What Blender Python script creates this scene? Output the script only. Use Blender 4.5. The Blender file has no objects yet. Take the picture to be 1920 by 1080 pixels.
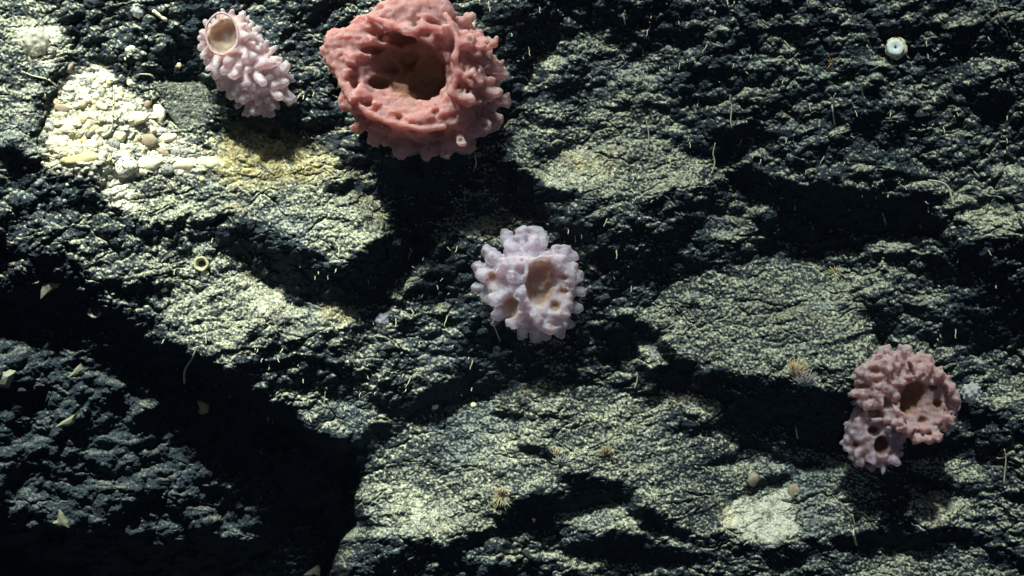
import bpy, math, random
import numpy as np
from mathutils import Vector, Matrix

# ------------------------------------------------------------------ camera, water light, lamps, exposure
SC = bpy.context.scene
COL = SC.collection
CAM = 3.0                                   # metres from the camera to the mean rock face; 1000 px = 1 m there
cam_data = bpy.data.cameras.new('camera')
cam = bpy.data.objects.new('camera', cam_data)
COL.objects.link(cam)
cam.location = (0, -CAM, 0)
cam.rotation_euler = (math.radians(90), 0, 0)
cam_data.sensor_width = 36
cam_data.lens = 36 * CAM / 1.92
cam_data.clip_end = 100
SC.camera = cam

world = bpy.data.worlds.new('World'); SC.world = world
world.use_nodes = True
bg = world.node_tree.nodes['Background']
bg.inputs[0].default_value = (0.05, 0.19, 0.45, 1)   # deep sea water: almost no daylight left
bg.inputs[1].default_value = 0.11

def aim(o, loc, target):
    o.location = loc
    o.rotation_euler = (Vector(target) - Vector(loc)).to_track_quat('-Z', 'Y').to_euler()

sun_d = bpy.data.lights.new('flood_light', 'SUN')
sun_d.energy = 5.0; sun_d.angle = math.radians(3.0); sun_d.color = (0.96, 1.0, 0.89)
sun = bpy.data.objects.new('flood_light', sun_d); COL.objects.link(sun)
aim(sun, (-0.25, -1.5, 2.45), (0, 0, 0))
spot_d = bpy.data.lights.new('vehicle_lamp', 'SPOT')
spot_d.energy = 470; spot_d.spot_size = math.radians(50); spot_d.spot_blend = 1.0
spot_d.shadow_soft_size = 0.02; spot_d.color = (1.0, 0.97, 0.78)
spot = bpy.data.objects.new('vehicle_lamp', spot_d); COL.objects.link(spot)
aim(spot, (-0.95, -1.35, 2.0), (-0.72, 0, 0.26))

fill_d = bpy.data.lights.new('added_fill', 'SPOT')      # weak added fill for the sponges' undersides, no such lamp seen
fill_d.energy = 26; fill_d.spot_size = math.radians(60); fill_d.spot_blend = 1.0; fill_d.shadow_soft_size = 0.05; fill_d.color = (.9, 1.0, 1.0)
fill = bpy.data.objects.new('added_fill', fill_d); COL.objects.link(fill)
aim(fill, (0.3, -2.9, -0.25), (0.1, 0, 0))

SC.view_settings.view_transform = 'Standard'
SC.view_settings.look = 'None'
SC.view_settings.exposure = 0.0
SC.view_settings.gamma = 1.0
SC.cycles.use_denoising = True
SC.cycles.transparent_max_bounces = 24

rng = np.random.default_rng(11)
random.seed(5)

# ------------------------------------------------------------------ noise
def _hash(ix, iy, s):
    n = (ix.astype(np.int64) * 374761393 + iy.astype(np.int64) * 668265263 + s * 2147483647) & 0xFFFFFFFF
    n = ((n ^ (n >> 13)) * 1274126177) & 0xFFFFFFFF
    n = (n ^ (n >> 16)) & 0xFFFFFFFF
    return n.astype(np.float64) / 4294967296.0

def perlin(x, y, s=0):
    xi = np.floor(x); yi = np.floor(y); xf = x - xi; yf = y - yi
    u = xf * xf * xf * (xf * (xf * 6 - 15) + 10); v = yf * yf * yf * (yf * (yf * 6 - 15) + 10)
    def g(dx, dy):
        a = _hash(xi + dx, yi + dy, s) * 2 * np.pi
        return np.cos(a) * (xf - dx) + np.sin(a) * (yf - dy)
    n0 = g(0, 0) * (1 - u) + g(1, 0) * u
    n1 = g(0, 1) * (1 - u) + g(1, 1) * u
    return (n0 * (1 - v) + n1 * v) * 1.5

def fbm(x, y, o, s=0, g=0.5):
    r = 0; a = 1; t = 0
    for k in range(o):
        r = r + a * perlin(x * 2 ** k + 17.3 * k, y * 2 ** k - 9.1 * k, s + k); t += a; a *= g
    return r / t

def worley(x, y, s=0):
    xi = np.floor(x); yi = np.floor(y)
    d1 = np.full(x.shape, 9.0); d2 = np.full(x.shape, 9.0)
    cell = np.zeros(x.shape)
    for dx in (-1, 0, 1):
        for dy in (-1, 0, 1):
            cx = xi + dx; cy = yi + dy
            px = cx + _hash(cx, cy, s); py = cy + _hash(cx, cy, s + 7)
            d = (px - x) ** 2 + (py - y) ** 2
            near = d < d1
            d2 = np.where(near, d1, np.minimum(d2, d))
            cell = np.where(near, _hash(cx, cy, s + 13), cell)
            d1 = np.where(near, d, d1)
    return np.sqrt(d1), np.sqrt(d2), cell

def sstep(a, b, x):
    t = np.clip((x - a) / (b - a), 0, 1)
    return t * t * (3 - 2 * t)

# ------------------------------------------------------------------ relief of the rock (map units: 1000 = 1 m)
G = 3.0
U0, V0, NU, NV = -540.0, -460.0, 1000, 670
gu = U0 + G * np.arange(NU); gv = V0 + G * np.arange(NV)
GU, GV = np.meshgrid(gu, gv)
fy = np.fft.fftfreq(NV, G) * 2 * np.pi; fx = np.fft.rfftfreq(NU, G) * 2 * np.pi
KX, KY = np.meshgrid(fx, fy)
def blur(m, s):
    return np.fft.irfft2(np.fft.rfft2(m) * np.exp(-0.5 * s * s * (KX ** 2 + KY ** 2)), s=m.shape)
def poly(pts):
    m = np.zeros(GU.shape)
    p = np.array(pts, float)
    n = len(p); inside = np.zeros(GU.shape, bool)
    for i in range(n):
        x1, y1 = p[i]; x2, y2 = p[(i + 1) % n]
        if y1 == y2: continue
        c = ((y1 > GV) != (y2 > GV)) & (GU < (x2 - x1) * (GV - y1) / (y2 - y1) + x1)
        inside ^= c
    m[inside] = 1
    return m
def line(pts, w):
    d = np.full(GU.shape, 1e9)
    for (x1, y1), (x2, y2) in zip(pts[:-1], pts[1:]):
        dx, dy = x2 - x1, y2 - y1
        t = np.clip(((GU - x1) * dx + (GV - y1) * dy) / (dx * dx + dy * dy), 0, 1)
        d = np.minimum(d, np.hypot(GU - x1 - t * dx, GV - y1 - t * dy))
    return (d < w).astype(float)

T = np.full(GU.shape, 0.42)      # how far the face leans up (1) or down (0), sponge shadows drawn in too
R = np.full(GU.shape, 1.0)       # how knobbly it is
def lay(m, tone=None, rough=None, s=8, a=1.0):
    global T, R
    m = blur(m, s * .7) * a
    if tone is not None: T = T * (1 - m) + tone * m
    if rough is not None: R = R * (1 - m) + rough * m

# --- broad zones
lay(poly([(-600,-500),(700,-500),(700,0),(600,180),(400,160),(340,150),(280,150),(180,110),(120,40),(0,0),(-600,0)]), .40, 1.0, 14)
lay(poly([(930,-500),(2500,-500),(2500,330),(1900,330),(1350,330),(1290,150),(1230,60),(960,60)]), .37, 1.05, 14)
lay(poly([(900,0),(1060,0),(1040,60),(1000,90),(980,170),(960,230),(930,200),(940,120)]), .12, .9, 9)
lay(poly([(1120,0),(1290,0),(1270,60),(1200,90),(1140,60)]), .28, 1.1, 9)
lay(poly([(530,150),(620,140),(660,230),(720,290),(700,330),(560,290),(470,210),(500,180)]), .33, 1.1, 9)
lay(poly([(340,0),(400,0),(370,60),(370,150),(330,150),(320,110),(350,80)]), .10, .9, 7)
# left edge
lay(poly([(-600,-50),(40,-30),(110,40),(140,80),(90,150),(60,240),(75,310),(50,330),(-600,330)]), .58, .45, 8)
lay(poly([(15,60),(50,30),(110,50),(130,90),(60,110)]), .85, .4, 8)
lay(poly([(0,280),(40,270),(70,310),(30,330),(0,330)]), .08, .5, 7)
lay(poly([(75,310),(95,200),(130,130),(190,120),(240,170),(300,210),(380,270),(400,310),(290,330),(160,310)]), .66, .75, 6)
lay(poly([(268,155),(300,148),(385,150),(400,190),(385,250),(330,255),(310,210),(275,172)]), .52, .35, 4)
lay(poly([(385,200),(440,230),(470,250),(420,260),(390,240)]), .30, .8, 5)
lay(poly([(440,195),(560,205),(540,250),(600,280),(480,260),(440,235)]), .18, 1.0, 6)  # blush sponge's shadow laid into the rock tone
lay(poly([(395,260),(480,255),(560,270),(640,300),(620,335),(500,330),(400,320)]), .80, .5, 8)
# slab B
lay(poly([(190,340),(260,330),(400,322),(560,300),(700,330),(745,400),(700,470),(640,490),(560,455),(500,445),(420,425),(330,425),(240,405)]), .62, .5, 9)
lay(poly([(270,370),(340,360),(360,400),(300,420),(260,410)]), .70, .6, 6)
lay(poly([(360,420),(430,395),(500,420),(560,455),(520,470),(440,455),(380,445)]), .30, .9, 6)
lay(line([(610,345),(680,352),(720,360)], 8), .10, .8, 4)
lay(poly([(700,300),(760,300),(760,420),(735,430)]), .30, .9, 10)
# left mid
lay(poly([(-600,330),(60,320),(150,330),(200,380),(180,430),(120,440),(0,450),(-600,450)]), .38, 1.1, 9)
lay(poly([(-600,450),(120,440),(150,480),(200,560),(110,600),(-600,600)]), .22, 1.1, 10)
lay(line([(130,445),(250,440),(330,425)], 7), .08, .9, 5)
lay(poly([(140,450),(290,440),(340,470),(320,510),(200,510),(140,480)]), .50, .8, 8)
lay(poly([(160,520),(300,520),(310,570),(280,610),(180,590)]), .30, 1.1, 8)
# dark underside of slab B, shadow under the large sponge
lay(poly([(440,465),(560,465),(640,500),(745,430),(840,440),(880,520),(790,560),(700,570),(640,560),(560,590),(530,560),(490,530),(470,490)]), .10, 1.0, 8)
lay(poly([(735,300),(860,290),(900,330),(850,380),(820,440),(745,440)]), .16, .8, 10)  # cast shadow of the large sponge, put into lean and dust
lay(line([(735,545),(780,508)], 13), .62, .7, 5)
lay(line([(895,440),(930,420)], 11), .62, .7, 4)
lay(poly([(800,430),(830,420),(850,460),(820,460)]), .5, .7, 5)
# slab C
lay(poly([(375,460),(430,470),(455,500),(470,520),(530,548),(548,600),(520,612),(480,608),(440,640),(500,690),(430,690),(330,650),(300,610),(305,570),(350,535),(335,495)]), .64, .6, 7)
lay(poly([(450,500),(535,545),(545,590),(500,590),(455,560)]), .80, .5, 5)
lay(poly([(530,585),(600,568),(660,572),(680,600),(640,620),(560,625)]), .78, .5, 5)
lay(poly([(400,690),(480,660),(540,650),(660,650),(660,720),(640,745),(520,750),(450,720)]), .24, 1.1, 8)
lay(poly([(540,640),(620,645),(640,680),(560,670)]), .42, 1.0, 6)
lay(poly([(650,640),(760,610),(850,620),(850,705),(740,745),(690,700),(650,680)]), .47, .9, 8)
lay(poly([(560,590),(640,600),(600,640),(540,640)]), .55, .9, 6)
# dark around the central sponge, its cast shadow drawn in
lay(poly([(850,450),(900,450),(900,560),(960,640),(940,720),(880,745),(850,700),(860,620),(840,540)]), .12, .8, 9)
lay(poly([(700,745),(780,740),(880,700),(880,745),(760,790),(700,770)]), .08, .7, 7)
# block D
lay(poly([(530,765),(600,745),(700,742),(712,800),(680,840),(600,830),(550,800)]), .50, .8, 6)
lay(poly([(600,820),(700,810),(690,850),(660,860)]), .2, .9, 6)
# lower slab E
lay(poly([(690,860),(760,795),(880,745),(1000,705),(1150,720),(1260,770),(1360,800),(1500,850),(1640,880),(1700,940),(1640,1000),(1500,1010),(1300,1010),(1220,950),(1100,900),(960,920),(920,980),(840,1010),(760,1015),(700,990),(665,930)]), .58, .42, 9)
lay(poly([(690,950),(760,920),(860,940),(860,1000),(780,1010),(710,1000)]), .72, .4, 8)
lay(poly([(900,690),(990,650),(1040,690),(960,730),(900,740)]), .3, .6, 9)
lay(line([(975,838),(1010,845),(1045,862)], 7), .03, .6, 3)
lay(line([(930,772),(1000,785)], 5), .1, .6, 3)
lay(poly([(1045,893),(1100,888),(1200,915),(1180,928),(1090,922)]), .02, .6, 4)
lay(poly([(930,985),(960,940),(1060,925),(1120,935),(1040,960),(1040,1000),(960,1000)]), .10, .8, 6)
lay(poly([(1050,965),(1130,935),(1175,945),(1215,1000),(1150,1000),(1090,1008)]), .68, .4, 4)
lay(poly([(1080,1003),(1160,992),(1250,1020),(1270,1060),(1160,1050),(1070,1045)]), .04, .8, 5)
lay(poly([(640,1010),(760,1015),(900,1000),(1060,1010),(1060,1100),(560,1100),(600,1040)]), .30, 1.1, 9)
lay(line([(900,1055),(1000,1030),(1100,1060),(1250,1068)], 12), .5, .8, 5)
lay(line([(1180,930),(1210,960),(1240,990),(1290,1000)], 7), .08, .8, 4)
# slab G and the wedge below it
lay(poly([(1190,595),(1260,540),(1400,495),(1540,485),(1620,550),(1640,650),(1610,680),(1500,705),(1380,700),(1290,670),(1230,640)]), .60, .42, 7)
lay(poly([(1140,600),(1190,590),(1250,640),(1300,690),(1380,705),(1520,715),(1500,735),(1480,745),(1470,800),(1360,790),(1340,750),(1240,730),(1180,690),(1100,680),(1130,640)]), .14, .9, 6)
lay(poly([(1190,645),(1215,632),(1235,655),(1257,683),(1205,685)]), .80, .35, 3)
lay(poly([(1030,640),(1120,630),(1150,660),(1100,690),(1000,680)]), .45, .8, 7)
lay(poly([(1470,730),(1600,735),(1610,800),(1600,850),(1500,830),(1460,780)]), .04, .8, 6)
lay(poly([(1500,690),(1600,690),(1600,740),(1480,740)]), .45, .8, 6)
lay(poly([(1220,735),(1290,730),(1350,755),(1350,790),(1300,775),(1230,760)]), .66, .4, 4)
lay(line([(1250,805),(1330,800)], 7), .2, .8, 4)
lay(line([(1330,865),(1370,858),(1400,835),(1440,842),(1480,868),(1540,872)], 5), .02, .5, 3)
lay(line([(1420,905),(1480,895)], 8), .03, .6, 3)
lay(poly([(1360,955),(1400,932),(1485,915),(1492,960),(1500,1000),(1440,1020),(1380,1010),(1352,985)]), .72, .35, 4)
# slab I, centre top
lay(poly([(1005,325),(1060,280),(1110,265),(1200,255),(1330,300),(1300,350),(1190,365),(1100,350),(1040,360)]), .74, .4, 6)
lay(poly([(1080,70),(1140,60),(1150,120),(1230,120),(1240,165),(1200,195),(1280,240),(1200,262),(1060,262),(1110,200),(1100,150)]), .58, .7, 8)
lay(poly([(1005,115),(1050,100),(1060,120),(1030,140)]), .68, .5, 4)
lay(poly([(960,245),(1020,240),(1010,290),(960,300)]), .55, .8, 6)
lay(poly([(940,280),(1000,330),(1040,365),(1100,362),(1060,400),(980,420),(920,360)]), .10, .9, 7)
lay(poly([(1020,400),(1100,410),(1180,440),(1190,560),(1120,600),(1080,560),(1090,470),(1030,430)]), .24, 1.1, 9)
lay(poly([(1100,385),(1200,380),(1200,435),(1110,440)]), .52, 1.0, 6)
lay(poly([(1190,380),(1300,380),(1420,430),(1440,470),(1300,520),(1200,540),(1180,460)]), .34, 1.1, 9)
lay(poly([(1330,400),(1430,400),(1440,470),(1340,460)]), .48, 1.0, 7)
# upper right cracks and crevice
lay(line([(1290,150),(1340,100),(1420,60)], 9), .05, .8, 5)
lay(line([(1355,290),(1400,240),(1460,195),(1540,160)], 8), .04, .7, 5)
lay(line([(1260,200),(1330,190)], 8), .12, .8, 5)
lay(poly([(1355,310),(1400,330),(1480,342),(1600,365),(1690,380),(1762,405),(1765,440),(1700,455),(1640,455),(1560,430),(1470,405),(1400,375)]), .00, .5, 5)
lay(poly([(1420,390),(1500,410),(1600,440),(1640,470),(1500,470),(1430,440)]), .12, .9, 7)
lay(poly([(1820,170),(1900,180),(1880,230),(1830,215)]), .08, .7, 6)
lay(poly([(1790,405),(1850,370),(1880,390),(1930,400),(1930,430),(1850,440),(1810,430)]), .66, .6, 4)
lay(line([(1870,315),(1990,325)], 10), .75, .5, 4)
lay(poly([(1750,450),(1830,450),(1950,445),(2100,450),(2100,640),(1800,640),(1740,560)]), .18, 1.0, 8)
lay(poly([(1560,485),(1700,470),(1780,520),(1770,600),(1660,590),(1590,540)]), .46, 1.0, 8)
lay(poly([(1635,560),(1680,570),(1665,640),(1640,640)]), .10, .8, 5)
lay(poly([(1790,580),(1950,560),(1950,640),(1820,660),(1760,640)]), .05, .8, 8)
lay(poly([(1850,700),(2100,690),(2100,760),(1860,770)]), .62, .7, 6)
lay(poly([(1790,770),(1930,765),(1930,850),(1700,850),(1740,820)]), .30, 1.1, 8)
lay(poly([(1705,860),(1800,855),(1850,890),(1830,905),(1720,890)]), .56, .6, 5)
lay(line([(1740,905),(1800,915),(1830,930),(1930,930)], 7), .03, .7, 4)
lay(poly([(1700,920),(1820,930),(1835,985),(1760,995),(1700,975)]), .62, .4, 6)
lay(poly([(1640,880),(1700,880),(1700,1000),(1650,980)]), .2, .6, 8)  # shadow below the right hand pair, drawn as dark rock with little dust
lay(poly([(1560,1010),(1660,990),(1800,985),(1840,1010),(1700,1020),(1580,1040)]), .02, .7, 5)
lay(poly([(1830,930),(1930,940),(1930,985),(1850,1010),(1840,960)]), .55, .7, 5)
lay(poly([(1600,1045),(1720,1030),(1800,1020),(1860,1060),(1860,1120),(1600,1120)]), .58, .5, 6)
lay(poly([(1280,1020),(1560,1020),(1580,1060),(1560,1120),(1280,1120)]), .42, 1.0, 8)

# deep recess under the ledge, lower left
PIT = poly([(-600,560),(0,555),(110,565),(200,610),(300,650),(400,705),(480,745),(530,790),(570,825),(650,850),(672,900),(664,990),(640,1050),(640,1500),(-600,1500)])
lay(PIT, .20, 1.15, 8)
lay(poly([(-600,690),(60,690),(110,730),(180,800),(300,830),(420,890),(430,960),(330,975),(230,955),(110,920),(0,880),(-600,850)]), .18, 1.2, 20)  # shelf tone kept low to dim it, as if far from the lamps
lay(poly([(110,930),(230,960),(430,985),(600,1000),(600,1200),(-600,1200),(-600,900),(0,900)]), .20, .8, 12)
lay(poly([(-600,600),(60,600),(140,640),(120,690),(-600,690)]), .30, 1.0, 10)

lay(poly([(560,990),(680,990),(700,1110),(560,1110)]), .26, 1.3, 10)
warp = 13 * fbm(GU / 90, GV / 90, 3, 3); warp2 = 11 * fbm(GU / 90, GV / 70, 3, 31)
def samp(A, u, v):
    x = np.clip((u - U0) / G, 0, NU - 1.001); y = np.clip((v - V0) / G, 0, NV - 1.001)
    xi = x.astype(int); yi = y.astype(int); xf = x - xi; yf = y - yi
    return (A[yi, xi] * (1 - xf) * (1 - yf) + A[yi, xi + 1] * xf * (1 - yf) + A[yi + 1, xi] * (1 - xf) * yf + A[yi + 1, xi + 1] * xf * yf)
warp = warp * 1.2 + 11 * fbm(GU / 34, GV / 30, 2, 8, .7); warp2 = warp2 * 1.2 + 11 * fbm(GU / 34, GV / 26, 2, 19, .7)
T = samp(T, GU + warp, GV + warp2)
T = .46 + (T - .46) * 1.3 - .03
R = samp(R, GU + warp, GV + warp2)
# bedding runs slightly up to the right
def bed(u, v, ang=-14, st=2.0):
    a = math.radians(ang)
    return (u * math.cos(a) + v * math.sin(a)) / st, -u * math.sin(a) + v * math.cos(a)
bu, bv = bed(GU, GV)
mott = fbm(bu / 62, bv / 55, 4, 50, 0.7) * 1.5
T2 = np.clip(T + mott * (0.14 + 0.42 * np.clip(R - .3, 0, 1)), -0.1, 1.1)
S = -1.9 + 2.75 * np.clip(T2, 0, 1)
S = np.where(T2 > .62, S - (T2 - .62) * 1.2, S)
S -= blur(S, 170) * 0.9
SF = np.fft.rfft2(S)
H0 = np.fft.irfft2(-1j * KY * SF / (KY ** 2 + 0.10 * KX ** 2 + (2 * np.pi / 1400) ** 2), s=S.shape)
lo = H0[(GV > 0) & (GV < 1080) & True].mean()
H0 = (H0 - lo)
pitm = samp(PIT, GU + warp * 1.5, GV + warp2 * 1.6)
pitm = blur(pitm, 12) * sstep(50, 550, GU) + blur(pitm, 34) * (1 - sstep(50, 550, GU))
H0 -= (70 + 85 * sstep(100, 560, GU)) * pitm * (1 + 0.25 * fbm(GU / 300, GV / 300, 2, 77))
H0 -= 150 * pitm * sstep(0, 150, GV - 925 - .16 * np.clip(GU, -200, 700) - warp2 * 1.5)
H0 += 55 * fbm(GU / 130, GV / 110, 3, 140, .6) * pitm
CLEFT = blur(poly([(1355,310),(1400,330),(1480,342),(1600,365),(1690,380),(1762,405),(1765,440),(1700,455),(1640,455),(1560,430),(1470,405),(1400,375)]), 9)
H0 -= 24 * CLEFT

def relief(u, v):
    """height of the rock towards the camera, and its roughness"""
    r = samp(R, u, v)
    h = samp(H0, u, v)
    wx = 5 * perlin(u / 37, v / 37, 90); wy = 5 * perlin(u / 37, v / 37, 91)
    a, b = bed(u + wx, v + wy, -14, 1.28)
    a2, b2 = bed(u + wx, v + wy, -8, 1.15)
    h = h + 9 * r * fbm(a / 52, b / 46, 3, 60, .55)
    f1, f2, c = worley(a / 24, b / 24, 40)
    h = h + (1.6 + 12.5 * r) * (np.clip(1 - f1 * f1 * 1.4, 0, 1) - .5) * (.3 + 1.1 * c)
    wu, wv = u + 16 * perlin(u / 55, v / 55, 120) + 5 * perlin(u / 17, v / 17, 121), v + 14 * perlin(u / 50, v / 50, 122) + 5 * perlin(u / 15, v / 15, 123)
    f1, f2, c = worley(wu / 105, wv / 62, 130)
    h = h + (5 + 9 * r) * (c - .5) * sstep(.0, .22, f2 - f1) - (3 + 5 * r) * (1 - sstep(.0, .055, f2 - f1)) * sstep(-.2, .3, perlin(u / 130, v / 110, 131))
    f1, f2, c = worley(wu / 44, wv / 30, 133)
    h = h + (1.5 + 7 * r) * (c - .5) * sstep(.0, .3, f2 - f1) - (1 + 2.5 * r) * (1 - sstep(.0, .09, f2 - f1)) * sstep(-.1, .3, perlin(u / 90, v / 90, 134))
    # thin flaky ledges: slow rise, sudden undercut
    ph = (b + 24 * perlin(u / 46, v / 46, 95) + 8 * perlin(u / 15, v / 15, 96)) / 23
    fr = ph - np.floor(ph)
    h = h + np.where(fr < .72, fr / .72, (1 - fr) / .28) * (.2 + 5.5 * np.clip(r - .2, 0, 1.2)) * sstep(-.1, .4, perlin(u / 60, v / 40, 97))
    ph = (b2 * 1.0 + 34 * perlin(u / 85, v / 60, 98) + 4 * perlin(u / 13, v / 13, 99)) / 51
    fr = ph - np.floor(ph)
    h = h + np.where(fr < .8, fr / .8, (1 - fr) / .2) * (3 + 7.5 * np.clip(r - .1, 0, 1.2)) * sstep(.0, .4, perlin(u / 120 + 5, v / 70, 100))
    f1, f2, c = worley(a2 / 11, b2 / 11, 44)
    h = h + (1.6 + 4.2 * r) * (np.clip(1 - f1 * f1 * 1.5, 0, 1) - .5) * (.3 + 1.1 * c)
    h = h + (1.5 + .4 * r) * perlin(u / 5.6, v / 4.8, 70)
    crack = np.abs(perlin(a / 95 + 3, b / 26, 81) + .12 * perlin(u / 14, v / 14, 85))
    h = h - 6 * (1 - sstep(0, .07, crack)) * sstep(.12, .4, perlin(u / 90, v / 70, 83))
    return h

def axis(lo, hi, in0, in1, st):
    mid = np.arange(in0, in1 + .1, st)
    def out(n, span):
        t = np.linspace(0, 1, n + 1)[1:]
        return span * (t * .25 + .75 * t ** 2.2)
    return np.concatenate([in0 - out(60, in0 - lo)[::-1], mid, in1 + out(60, hi - in1)])
au = axis(-520, 2440, -30, 1950, 1.6); av = axis(-440, 1520, -30, 1110, 1.6)
MU, MV = np.meshgrid(au, av)
HH = relief(MU, MV)
def to_world(u, v, h):
    """map point on a ray of the mean face, h (1/1000 m) in front of it"""
    k = (CAM * 1000 - h) / (CAM * 1000) / 1000
    return (u - 960) * k, -h / 1000, (540 - v) * k
def at(u, v, lift=0.0):
    h = float(relief(np.array([u], float), np.array([v], float))[0]) + lift
    return Vector(to_world(u, v, h))
def level(u, v):
    return float(samp(blurH, np.array([u], float), np.array([v], float))[0])
blurH = blur(H0, 12)

# rock pigment: dust of pale sediment lying on what leans up, grit, pale and yellow stains; sponge shadows and pit dimness also worked in
dv = np.gradient(MV, axis=0); lean = np.gradient(HH, axis=0) / dv
Tm = samp(T, MU, MV)
grit = perlin(MU / 5.4, MV / 4.6, 200) + .5 * perlin(MU / 3.3, MV / 3.1, 201)
patch = fbm(MU / 140, MV / 110, 3, 210) + .7 * fbm(MU / 38, MV / 30, 2, 214)
Rm = samp(R, MU, MV)
sed_shade = sstep(.05, .85, lean * .55 + (Tm - .42) * 1.0 + grit * .9 + patch * .4 - .08 - .20 * np.clip(Rm - .5, 0, 1))
sed_shade = sed_shade * (1 - .66 * samp(pitm, MU, MV))  # recess darkened: thinner sediment stands in for lamp light fading with distance
ragged = np.clip(.55 + 1.3 * fbm(MU / 22, MV / 18, 3, 220), 0, 1.15)
def stain(pts, s=14): return samp(blur(poly(pts), s), MU + 8 * perlin(MU / 30, MV / 30, 5), MV + 8 * perlin(MU / 30, MV / 30, 6))
pale = np.clip(stain([(80,305),(95,200),(130,130),(190,115),(240,170),(300,210),(310,250),(390,285),(390,318),(250,330),(240,350),(255,385),(215,395),(180,340),(95,320)], 6)
     + .85 * stain([(1357,955),(1400,930),(1485,915),(1492,960),(1500,995),(1440,1020),(1385,1010),(1352,980)], 5)
     + .42 * stain([(20,150),(80,120),(80,300),(20,290)], 16) + .35 * stain([(200,340),(330,340),(380,400),(260,410)], 18)
     + .55 * stain([(15,60),(50,25),(110,45),(140,90),(100,130),(50,105)], 8)
     + .45 * stain([(450,505),(500,530),(540,550),(548,595),(490,600),(460,560)], 6)
     + .45 * stain([(750,930),(850,935),(850,1005),(770,1000)], 12)
     + .35 * stain([(1040,300),(1180,290),(1180,340),(1050,345)], 12), 0, 1)
pale = sstep(.25, .85, pale * (.35 + ragged))
yellow = np.clip(stain([(400,300),(430,255),(520,250),(600,285),(640,310),(600,335),(480,345),(400,335)], 14)
     + .6 * stain([(80,305),(95,200),(200,190),(220,260),(180,310)], 14)
     + .5 * stain([(600,575),(660,572),(670,605),(610,610)], 8)
     + .5 * stain([(1060,295),(1150,290),(1150,325),(1070,325)], 9)
     + .5 * stain([(1355,950),(1380,945),(1380,985),(1355,985)], 6), 0, 1) * np.clip(ragged + .1, 0, 1)
sed_shade = np.clip(sed_shade + pale * .5 * (.7 + grit), 0, 1)

def tag(o, label=None, cat=None, group=None, kind=None):
    if label: o['label'] = label
    if cat: o['category'] = cat
    if group: o['group'] = group
    if kind: o['kind'] = kind
    return o

def mesh_obj(name, V, F, mat=None, parent=None, smooth=True, attrs=None):
    me = bpy.data.meshes.new(name)
    V = np.asarray(V, np.float32); F = np.asarray(F, np.int32)
    me.vertices.add(len(V)); me.vertices.foreach_set('co', V.ravel())
    me.loops.add(F.size); me.loops.foreach_set('vertex_index', F.ravel())
    me.polygons.add(len(F)); me.polygons.foreach_set('loop_start', np.arange(0, F.size, F.shape[1], dtype=np.int32))
    if attrs:
        for k, a in attrs.items():
            at_ = me.attributes.new(k, 'FLOAT_COLOR', 'POINT')
            c = np.ones((len(V), 4), np.float32); c[:, :a.shape[1]] = a
            at_.data.foreach_set('color', c.ravel())
    me.update(calc_edges=True)
    me.validate()
    if smooth: me.polygons.foreach_set('use_smooth', np.ones(len(F), bool))
    if mat: me.materials.append(mat)
    o = bpy.data.objects.new(name, me); COL.objects.link(o)
    if parent: o.parent = parent
    return o

# ------------------------------------------------------------------ materials
class NT:
    def __init__(s, name):
        s.m = bpy.data.materials.new(name); s.m.use_nodes = True
        s.t = s.m.node_tree; s.b = s.t.nodes['Principled BSDF']
    def n(s, typ, **k):
        x = s.t.nodes.new(typ)
        for a, b in k.items(): setattr(x, a, b)
        return x
    def l(s, a, b): s.t.links.new(a, b)
    def mix(s, f, a, b, mode='MIX'):
        x = s.n('ShaderNodeMix', data_type='RGBA', blend_type=mode)
        for i, q in ((0, f), (6, a), (7, b)):
            if hasattr(q, 'is_output'): s.l(q, x.inputs[i])
            else: x.inputs[i].default_value = q if i == 0 else tuple(q) + (1,)
        return x.outputs[2]
    def math(s, op, a, b=0.0, clamp=False):
        x = s.n('ShaderNodeMath', operation=op, use_clamp=clamp)
        for i, q in enumerate((a, b)):
            if hasattr(q, 'is_output'): s.l(q, x.inputs[i])
            else: x.inputs[i].default_value = q
        return x.outputs[0]
    def noise(s, scale, detail=3, rough=.6, vec=None):
        x = s.n('ShaderNodeTexNoise'); x.inputs['Scale'].default_value = scale
        x.inputs['Detail'].default_value = detail; x.inputs['Roughness'].default_value = rough
        if vec is None:
            vec = s.n('ShaderNodeTexCoord').outputs['Object']
        s.l(vec, x.inputs['Vector'])
        return x.outputs['Fac']

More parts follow.
